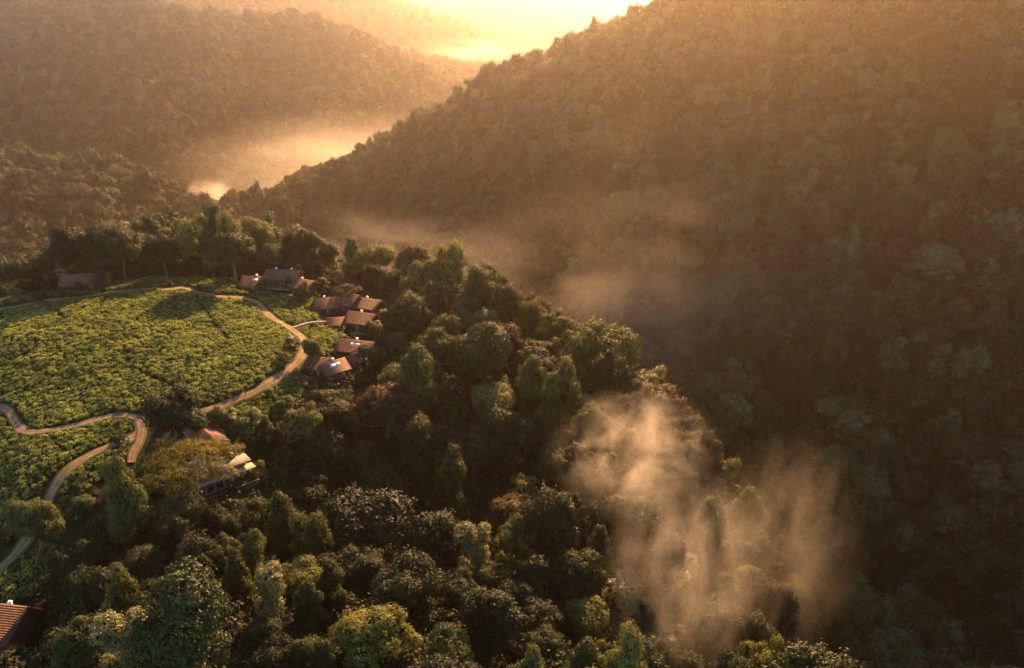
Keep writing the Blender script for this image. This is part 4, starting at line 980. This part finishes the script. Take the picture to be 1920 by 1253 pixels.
# tall trees shading the reddish roof
for q, (dx, dy, sc_) in enumerate([(-6, 8, 1.15), (3, 9, 1.2), (10, 8, 1.1)]):
    x, y = BLD[5][0] + dx, BLD[5][1] + dy
    tree('forest_tree', 'dome_dark', (x, y, float(H(x, y))), ['tall dark tree behind the left end of the shaded reddish roof', 'tall dark tree behind the middle of the shaded reddish roof', 'tall dark tree behind the right end of the shaded reddish roof'][q], FARLINE, sc_)
fill = []
FRONTW = np.array([1.5, .5, .5, 6, 1.8, .6, 6, 1.3, .5, .3, .5, .9, .4, .0]); FRONTW /= FRONTW.sum()
for x, y in cand:
    py0 = proj(np.array([x, y, float(H(x, y)) + 12.0]))[1]
    kd = MIXK[rng.choice(len(MIXK), p=FRONTW if py0 > 840 else MIXW)]; sc = float(np.clip(rng.normal(0.98, 0.28), 0.55, 1.15 if kd.startswith('co') else 1.6))
    wid = PROTO[kd][0][3] * sc
    if not free_of(x, y, wid, TREES, 0.76 if py0 > 840 else 0.62): continue
    if not free_of(x, y, wid, BLD, 0.85): continue
    z = float(H(x, y)); a_, b_, c_ = proj(np.array([x, y, z + 12.0]))
    vis = -40 < a_ < PW + 40 and b_ < PH + 70 and bool(clear_view(np.array([x]), np.array([y]), np.array([z + 13.0]), 0.5)[0])
    fill.append((wid / c_ if vis else 0.0, x, y, z, kd, sc, a_, b_)); TREES.append((x, y, wid))
fill.sort(key=lambda e: -e[0])
extra = []
for k, (w_, x, y, z, kd, sc, a_, b_) in enumerate(fill):
    if w_ > 0 and k < 200:
        zn = zone(a_, b_)
        tree('forest_tree', kd, (x, y, z), where_label(kd, sc, float(a_), float(b_)), 'forest trees ' + zn, sc)
    else:
        extra.append((x, y, z, kd, sc))
print('near trees', NTREE, len(fill), len(extra))

# ----------------------------------------------------------------- undergrowth on the near slopes
und = [crown_mesh('undergrowth', clumps_round(np.random.default_rng(500 + k), 2.0, 3.2, 0.0, 10, 1.2), 900, 0.6, LEAF['under'], 500 + k, core=0.7) for k in range(3)]
uc = rng.uniform([-170, 60], [230, 420], (30000, 2)); zc = H(uc[:, 0], uc[:, 1]); a_, b_, c_ = proj(np.column_stack([uc, zc + 3]))
keep = poly_in(a_, b_, [(-140, 1400), (-140, 440), (300, 400), (800, 440), (1000, 520), (1200, 640), (1400, 800), (1700, 1100), (1800, 1400)]) & (c_ < 345) & clear_view(uc[:, 0], uc[:, 1], zc + 6, 8)
for hp in HOT: keep &= ~poly_in(uc[:, 0], uc[:, 1], hp)
uc = uc[keep]; uc = uc[:6500]
# low growth round the lodge and villas, clear of tea, tracks and buildings
uh = rng.uniform([-140, 80], [40, 330], (9000, 2)); k2 = np.zeros(len(uh), bool)
for hp in HOT: k2 |= poly_in(uh[:, 0], uh[:, 1], hp)
for w in TEA_W: k2 &= ~poly_in(uh[:, 0], uh[:, 1], w)
for bx, by, br in BLD: k2 &= np.hypot(uh[:, 0] - bx, uh[:, 1] - by) > br * 0.95
for lnp, hw in ROADPTS: k2 &= ((uh[:, None] - lnp[None, ::2]) ** 2).sum(-1).min(1) > (hw + 2.2) ** 2
uh = uh[k2][:1500]
edge = smooth_line([gp(*q) for q in [(-130, 572), (0, 556), (110, 536), (200, 524), (260, 515), (340, 511), (430, 512), (470, 506)]], 1.6)
edge = np.concatenate([edge + rng.normal(0, 1.0, edge.shape) + np.array([0, dy]) for dy in (0.5, 3.5, 7.0)])
ub = rng.uniform([-60, 225], [20, 330], (5000, 2))
ub = ub[poly_in(ub[:, 0], ub[:, 1], np.array([gp(*q) for q in [(590, 520), (640, 502), (745, 508), (785, 560), (760, 620), (735, 600), (735, 562), (640, 536)]]))][:420]
hw_ = np.concatenate([edge, ub]); kk_ = np.ones(len(hw_), bool)
for bx, by, br in BLD: kk_ &= np.hypot(hw_[:, 0] - bx, hw_[:, 1] - by) > br * 0.8
hw_ = hw_[kk_]
uh = np.concatenate([uh, hw_])
up = np.concatenate([uc, uh]); nu = len(up)
us = np.concatenate([rng.uniform(0.7, 1.5, len(uc)), rng.uniform(0.2, 0.5, len(uh) - len(hw_)), rng.uniform(0.55, 1.25, len(hw_))])
stuff('undergrowth', 'tangled dark undergrowth between the forest trees', np.column_stack([up, H(up[:, 0], up[:, 1]) - 0.3]), np.column_stack([np.zeros(nu), np.zeros(nu), rng.uniform(0, 6.28, nu)]),
      np.column_stack([us, us, us * rng.uniform(.7, 1.2, nu)]), rng.integers(0, 3, nu), und, 'undergrowth')

# ----------------------------------------------------------------- mountain and valley forest: reads as one mass
def far_proto(name, shp, Rr, Hc, base, k, r, cnt, leaf, seed, mt='mount'):
    g = np.random.default_rng(seed); cl = SHAPES[shp](g, Rr, Hc, base, k, r)
    me = crown_mesh(name, cl, cnt, leaf, LEAF[mt], seed, core=(0.0 if shp == 'umbrella' else 0.74), low=-0.4, wild=0.28, coremat=0)
    tm = trunk_mesh('t', cl[:k], base + Hc * 0.4, 0.3, seed, BARK, limbs=5, bare=0.45)
    import bmesh
    bm = bmesh.new(); bm.from_mesh(me); n0 = len(bm.faces); bm.from_mesh(tm); bm.faces.ensure_lookup_table()
    me.materials.append(BARK)
    for f in bm.faces[n0:]: f.material_index = 2
    bm.to_mesh(me); bm.free()
    return me
MPRO = [far_proto('mountain_tree', 'dome', 6.5, 6, 5, 30, 2.0, 3400, 0.75, 1), far_proto('mountain_tree', 'dome', 6.0, 6.5, 5, 28, 1.9, 3400, 0.75, 2, 'mount_green'), far_proto('mountain_tree', 'round', 4.6, 9, 3, 24, 1.9, 3000, 0.75, 3),
        far_proto('mountain_tree', 'column', 3.8, 12, 3, 22, 1.8, 2800, 0.75, 4, 'mount_green'), far_proto('mountain_tree', 'round', 4.8, 8, 4, 24, 1.8, 3000, 0.75, 5, 'mount_brown'), far_proto('mountain_tree', 'umbrella', 7.5, 2.6, 10, 24, 2.0, 2600, 0.7, 6, 'mount_brown'), far_proto('mountain_tree', 'ragged', 4.2, 9, 4, 18, 1.6, 2200, 0.75, 7)]
MW = np.array([2.6, 3.0, 2.6, 1.2, 2.0, .45, .7]); MW /= MW.sum()
MW2 = np.array([1.2, 1.0, 3.0, 1.6, 3.0, .8, .8]); MW2 /= MW2.sum()
def jit_grid(x0, x1, y0, y1, s):
    X, Y = np.meshgrid(np.arange(x0, x1, s), np.arange(y0, y1, s)); return np.column_stack([X.ravel() + rng.uniform(-.42, .42, X.size) * s, Y.ravel() + rng.uniform(-.42, .42, Y.size) * s])
def forest_mass(name, label, pts, lo, hi, tol, smin, smax):
    z = H(pts[:, 0], pts[:, 1]); a_, b_, c_ = proj(np.column_stack([pts, z + 10]))
    k = (c_ > lo) & (c_ < hi) & (a_ > -150) & (a_ < PW + 150) & (b_ > -160) & (b_ < PH + 120)
    pts, z = pts[k], z[k]; k = clear_view(pts[:, 0], pts[:, 1], z + 14, tol); pts, z = pts[k], z[k]
    m = len(pts); s = rng.uniform(smin, smax, m) * (1 + 0.2 * wob(pts[:, 0], pts[:, 1], 60, 4)); s = np.where(rng.random(m) < 0.04, s * 1.25, s)
    print(name, m)
    return np.column_stack([pts, z - 0.5]), np.column_stack([rng.normal(0, .05, m), rng.normal(0, .05, m), rng.uniform(0, 6.28, m)]), np.column_stack([s, s, s * rng.uniform(.8, 1.35, m)]), np.where((wob(pts[:, 0], pts[:, 1], 75, 8) + rng.normal(0, .3, m)) > 0.15, rng.choice(len(MPRO), m, p=MW2), rng.choice(len(MPRO), m, p=MW))
# right mountain incl. gorge: everything nearer than 1250 m that the near forest does not hold
pm = jit_grid(-300, 700, 120, 1250, 8.2)
z = H(pm[:, 0], pm[:, 1]); a_, b_, c_ = proj(np.column_stack([pm, z + 12]))
nearset = (c_ < 345) & poly_in(a_, b_, FLANK)
pm = pm[~nearset]
k = np.ones(len(pm), bool)
for hp in HOT: k &= ~poly_in(pm[:, 0], pm[:, 1], hp)
pm = pm[k]
d1 = forest_mass('mountain_forest', '', pm, 150, 1250, 8, 0.65, 1.45)
pq = jit_grid(-200, 420, 120, 760, 6.4)
z = H(pq[:, 0], pq[:, 1]); a_, b_, c_ = proj(np.column_stack([pq, z + 12])); pq = pq[~((c_ < 345) & poly_in(a_, b_, FLANK))]
for hp in HOT: pq = pq[~poly_in(pq[:, 0], pq[:, 1], hp)]
dq = forest_mass('mountain_understorey', '', pq, 150, 760, 8, 0.3, 0.62)
d1 = tuple(np.concatenate([u, w]) for u, w in zip(d1, dq))
if extra:
    ex = np.array([(e[0], e[1], e[2], e[4]) for e in extra])
    d1 = (np.vstack([d1[0], ex[:, :3]]), np.vstack([d1[1], np.column_stack([np.zeros(len(ex)), np.zeros(len(ex)), rng.uniform(0, 6, len(ex))])]), np.vstack([d1[2], np.repeat(ex[:, 3:4], 3, 1)]), np.concatenate([d1[3], rng.choice(len(MPRO), len(ex), p=MW)]))
stuff('mountain_forest', 'unbroken rainforest covering the steep hazy mountain side', *d1, MPRO, 'forest')
ph = jit_grid(-1200, 900, 700, 2150, 12.5)
k = ~((ph[:, 0] > -300) & (ph[:, 1] < 1250) & (ph[:, 0] < 700)); ph = ph[k]
d2_ = forest_mass('hill_forest', '', ph, 650, 2300, 10, 1.0, 1.75)
stuff('hill_forest', 'hazy forest covering the hills across the valley', *d2_, MPRO, 'forest')
pf = jit_grid(-2200, 1500, 2150, 3400, 24)
d3 = forest_mass('ridge_forest', '', pf, 2000, 3600, 15, 1.8, 2.8)
stuff('ridge_forest', 'faint forest on the last ridge in the orange haze', *d3, MPRO, 'forest')

# ----------------------------------------------------------------- two people on the track
def person(px, py, rz, label, shirt, trousers, stride):
    p, d = place(px, py, 0)
    t = thing('person', label, 'person', (p[0], p[1], p[2] + 0.16), rz, 1.0)
    J = {'pelvis': (0, 0, .93), 'waist': (0, .01, 1.08), 'chest': (0, .03, 1.30), 'neck': (0, .04, 1.48), 'jaw': (0, .06, 1.56), 'head': (0, .06, 1.65), 'crown': (0, .05, 1.74),
         'lh': (.09, 0, .90), 'lk': (.10, .12 * stride, .50), 'la': (.10, .06 * stride, .09), 'lt': (.11, .06 * stride + .17, .04),
         'rh': (-.09, 0, .90), 'rk': (-.10, -.02, .50), 'ra': (-.10, -.22 * stride, .12), 'rt': (-.11, -.22 * stride + .15, .04),
         'ls': (.19, .03, 1.42), 'le': (.24, -.06 * stride, 1.16), 'lw': (.23, .10, .93), 'lf': (.22, .13, .84),
         'rs': (-.19, .03, 1.42), 're': (-.24, .08 * stride, 1.16), 'rw': (-.23, .22 * stride, .95), 'rf': (-.22, .25 * stride, .86)}
    Rr = {'pelvis': .15, 'waist': .135, 'chest': .155, 'neck': .06, 'jaw': .075, 'head': .10, 'crown': .07, 'lh': .10, 'lk': .065, 'la': .045, 'lt': .04, 'rh': .10, 'rk': .065, 'ra': .045, 'rt': .04, 'ls': .07, 'le': .048, 'lw': .034, 'lf': .04, 'rs': .07, 're': .048, 'rw': .034, 'rf': .04}
    names = list(J); E = [('pelvis', 'waist'), ('waist', 'chest'), ('chest', 'neck'), ('neck', 'jaw'), ('jaw', 'head'), ('head', 'crown'), ('pelvis', 'lh'), ('lh', 'lk'), ('lk', 'la'), ('la', 'lt'), ('pelvis', 'rh'), ('rh', 'rk'), ('rk', 'ra'), ('ra', 'rt'), ('chest', 'ls'), ('ls', 'le'), ('le', 'lw'), ('lw', 'lf'), ('chest', 'rs'), ('rs', 're'), ('re', 'rw'), ('rw', 'rf')]
    me = bpy.data.meshes.new('body'); me.from_pydata([J[k] for k in names], [(names.index(a), names.index(b)) for a, b in E], [])
    m, N, L = mat_new('clothed_body')
    tc = N.new('ShaderNodeTexCoord'); sx = N.new('ShaderNodeSeparateXYZ'); L.new(tc.outputs['Object'], sx.inputs[0])
    dv = N.new('ShaderNodeMath'); dv.operation = 'DIVIDE'; dv.inputs[1].default_value = 1.8; L.new(sx.outputs[2], dv.inputs[0])
    r = ramp(N, L, dv.outputs[0], [(0.0, (0.03, 0.02, 0.015)), (0.06, trousers), (0.535, shirt), (0.81, (0.09, 0.045, 0.025))]); r.color_ramp.interpolation = 'CONSTANT'
    pb = N.new('ShaderNodeBsdfPrincipled'); pb.inputs['Roughness'].default_value = 0.8; L.new(r.outputs[0], pb.inputs['Base Color'])
    o = N.new('ShaderNodeOutputMaterial'); L.new(pb.outputs[0], o.inputs['Surface']); me.materials.append(m)
    b = part('body', me, t)
    sm = b.modifiers.new('skin', 'SKIN')
    if not me.skin_vertices: 
        bpy.context.view_layer.objects.active = b
        bpy.ops.mesh.customdata_skin_add()
    for i, k in enumerate(names):
        me.skin_vertices[0].data[i].radius = (Rr[k], Rr[k] * (.75 if k in ('chest', 'waist', 'pelvis') else 1)); me.skin_vertices[0].data[i].use_root = (k == 'pelvis')
    b.modifiers.new('sub', 'SUBSURF').levels = 1; b.modifiers['sub'].render_levels = 2
    hv, hf = ICO2; hv = hv * np.array([.105, .12, .09]) + np.array([0, .045, 1.72])
    part('hair', np_mesh('hair', hv, hf, [LEAF['core']]), t)
person(440, 755, R(-60), 'person in dark top and tan trousers walking the track below the tea', (0.03, 0.035, 0.05), (0.22, 0.13, 0.05), 1.0)
person(461, 744, R(120), 'person in reddish brown clothes on the sunny track further right', (0.22, 0.07, 0.04), (0.16, 0.07, 0.045), 0.7)

# ----------------------------------------------------------------- air
def vol_box(name, lo, hi, label):
    me = box_mesh(name, None, (lo[0], hi[0], lo[1], hi[1], lo[2], hi[2])) if False else None
    V, F = box_np(lo[0], hi[0], lo[1], hi[1], lo[2], hi[2])
    o = mesh_obj(name, V, F, None); o['kind'] = 'stuff'; o['label'] = label
    return o
HAZE_D, HAZE_G = 0.000118, 0.865
hz = vol_box('haze', (GX[0] - 10, GY[0] - 10, GZ.min() - 1.0), (GX[-1] + 10, GY[-1] + 10, max(GZ.max(), CAM_Z) + 32), 'golden morning haze filling the valley')
m, N, L = mat_new('haze_air')
pv = N.new('ShaderNodeVolumePrincipled'); pv.inputs['Color'].default_value = (0.96, 0.78, 0.57, 1); pv.inputs['Density'].default_value = HAZE_D; pv.inputs['Anisotropy'].default_value = HAZE_G
o = N.new('ShaderNodeOutputMaterial'); L.new(pv.outputs[0], o.inputs['Volume'])
hz.data.materials.append(m)
def mist(label, c, radii, rz, dens, scale, seed, thr=0.45, tilt=0.0, stretch=(1, 1, 1), g_=0.55):
    v, f = ICO2
    me = np_mesh('mist', v * 1.0, f, []); q = bpy.data.objects.new('mist', me); C.objects.link(q)
    q.location = c; q.scale = radii; q.rotation_euler = (tilt, 0, rz); q['kind'] = 'stuff'; q['label'] = label
    m, N, L = mat_new('mist_air')
    tc = N.new('ShaderNodeTexCoord')
    ln_ = N.new('ShaderNodeVectorMath'); ln_.operation = 'LENGTH'; L.new(tc.outputs['Object'], ln_.inputs[0])
    fall = N.new('ShaderNodeMapRange'); fall.interpolation_type = 'SMOOTHSTEP'; fall.inputs[1].default_value = 0.94; fall.inputs[2].default_value = 0.15; fall.inputs[3].default_value = 0.0; fall.inputs[4].default_value = 1.0
    L.new(ln_.outputs['Value'], fall.inputs[0])
    mp = N.new('ShaderNodeMapping'); mp.inputs['Location'].default_value = (seed * 3.1, seed * 1.7, seed); mp.inputs['Scale'].default_value = tuple(scale * s for s in stretch)
    L.new(tc.outputs['Object'], mp.inputs['Vector'])
    t = N.new('ShaderNodeTexNoise'); t.inputs['Scale'].default_value = 1.0; t.inputs['Detail'].default_value = 4; t.inputs['Roughness'].default_value = 0.6; t.inputs['Distortion'].default_value = 0.6
    L.new(mp.outputs[0], t.inputs['Vector'])
    mr = N.new('ShaderNodeMapRange'); mr.inputs[1].default_value = thr; mr.inputs[2].default_value = thr + 0.22; mr.inputs[3].default_value = 0.0; mr.inputs[4].default_value = 1.0
    L.new(t.outputs['Fac'], mr.inputs[0])
    m1 = N.new('ShaderNodeMath'); m1.operation = 'MULTIPLY'; L.new(fall.outputs[0], m1.inputs[0]); L.new(mr.outputs[0], m1.inputs[1])
    m2 = N.new('ShaderNodeMath'); m2.operation = 'MULTIPLY'; m2.inputs[1].default_value = dens; L.new(m1.outputs[0], m2.inputs[0])
    pv = N.new('ShaderNodeVolumePrincipled'); pv.inputs['Color'].default_value = (0.97, 0.90, 0.80, 1); pv.inputs['Anisotropy'].default_value = g_
    L.new(m2.outputs[0], pv.inputs['Density'])
    o = N.new('ShaderNodeOutputMaterial'); L.new(pv.outputs[0], o.inputs['Volume']); me.materials.append(m)
    return q
USE_MIST = True
if USE_MIST:
    mist('bright golden mist rising over the forest edge', P(1190, 850, 205), (24, 26, 17), R(-20), 0.046, 2.6, 1, 0.45, 0, (1.1, 1, 1.0))
    mist('golden mist trailing down the front slope', P(1280, 1070, 165), (19, 34, 24), R(-12), 0.022, 2.4, 4, 0.44, R(-25), (1.2, 1, .8))
    mist('thin grey mist hanging in the gorge', P(1460, 1030, 215), (24, 50, 36), R(-28), 0.006, 2.6, 2, 0.43, R(-20), (1.3, 1, .8))
    mist('broad mist drifting up the mountain foot', P(1190, 600, 400), (130, 75, 80), R(-20), 0.0034, 2.4, 3, 0.43)
    mist('faint veil of mist on the upper mountain slope', P(1420, 380, 470), (150, 70, 70), R(-25), 0.0016, 2.2, 12, 0.44)
    mist('thin golden mist behind the villas', P(760, 470, 345), (75, 26, 20), R(-25), 0.006, 2.0, 9, 0.40)
    mist('golden mist in the far valley below the ridge', P(650, 312, 1130), (290, 180, 85), R(6), 0.0028, 1.9, 5, 0.34)
    mist('bright white wisp in the gap of the valley', P(398, 388, 1040), (46, 40, 42), R(0), 0.05, 1.9, 6, 0.41)
    mist('luminous cloud mist lying in the notch of the far ridges', P(930, 120, 2400), (420, 300, 100), R(0), 0.003, 2.6, 7, 0.42)  # bright cloud bank in the notch, built as a mist volume
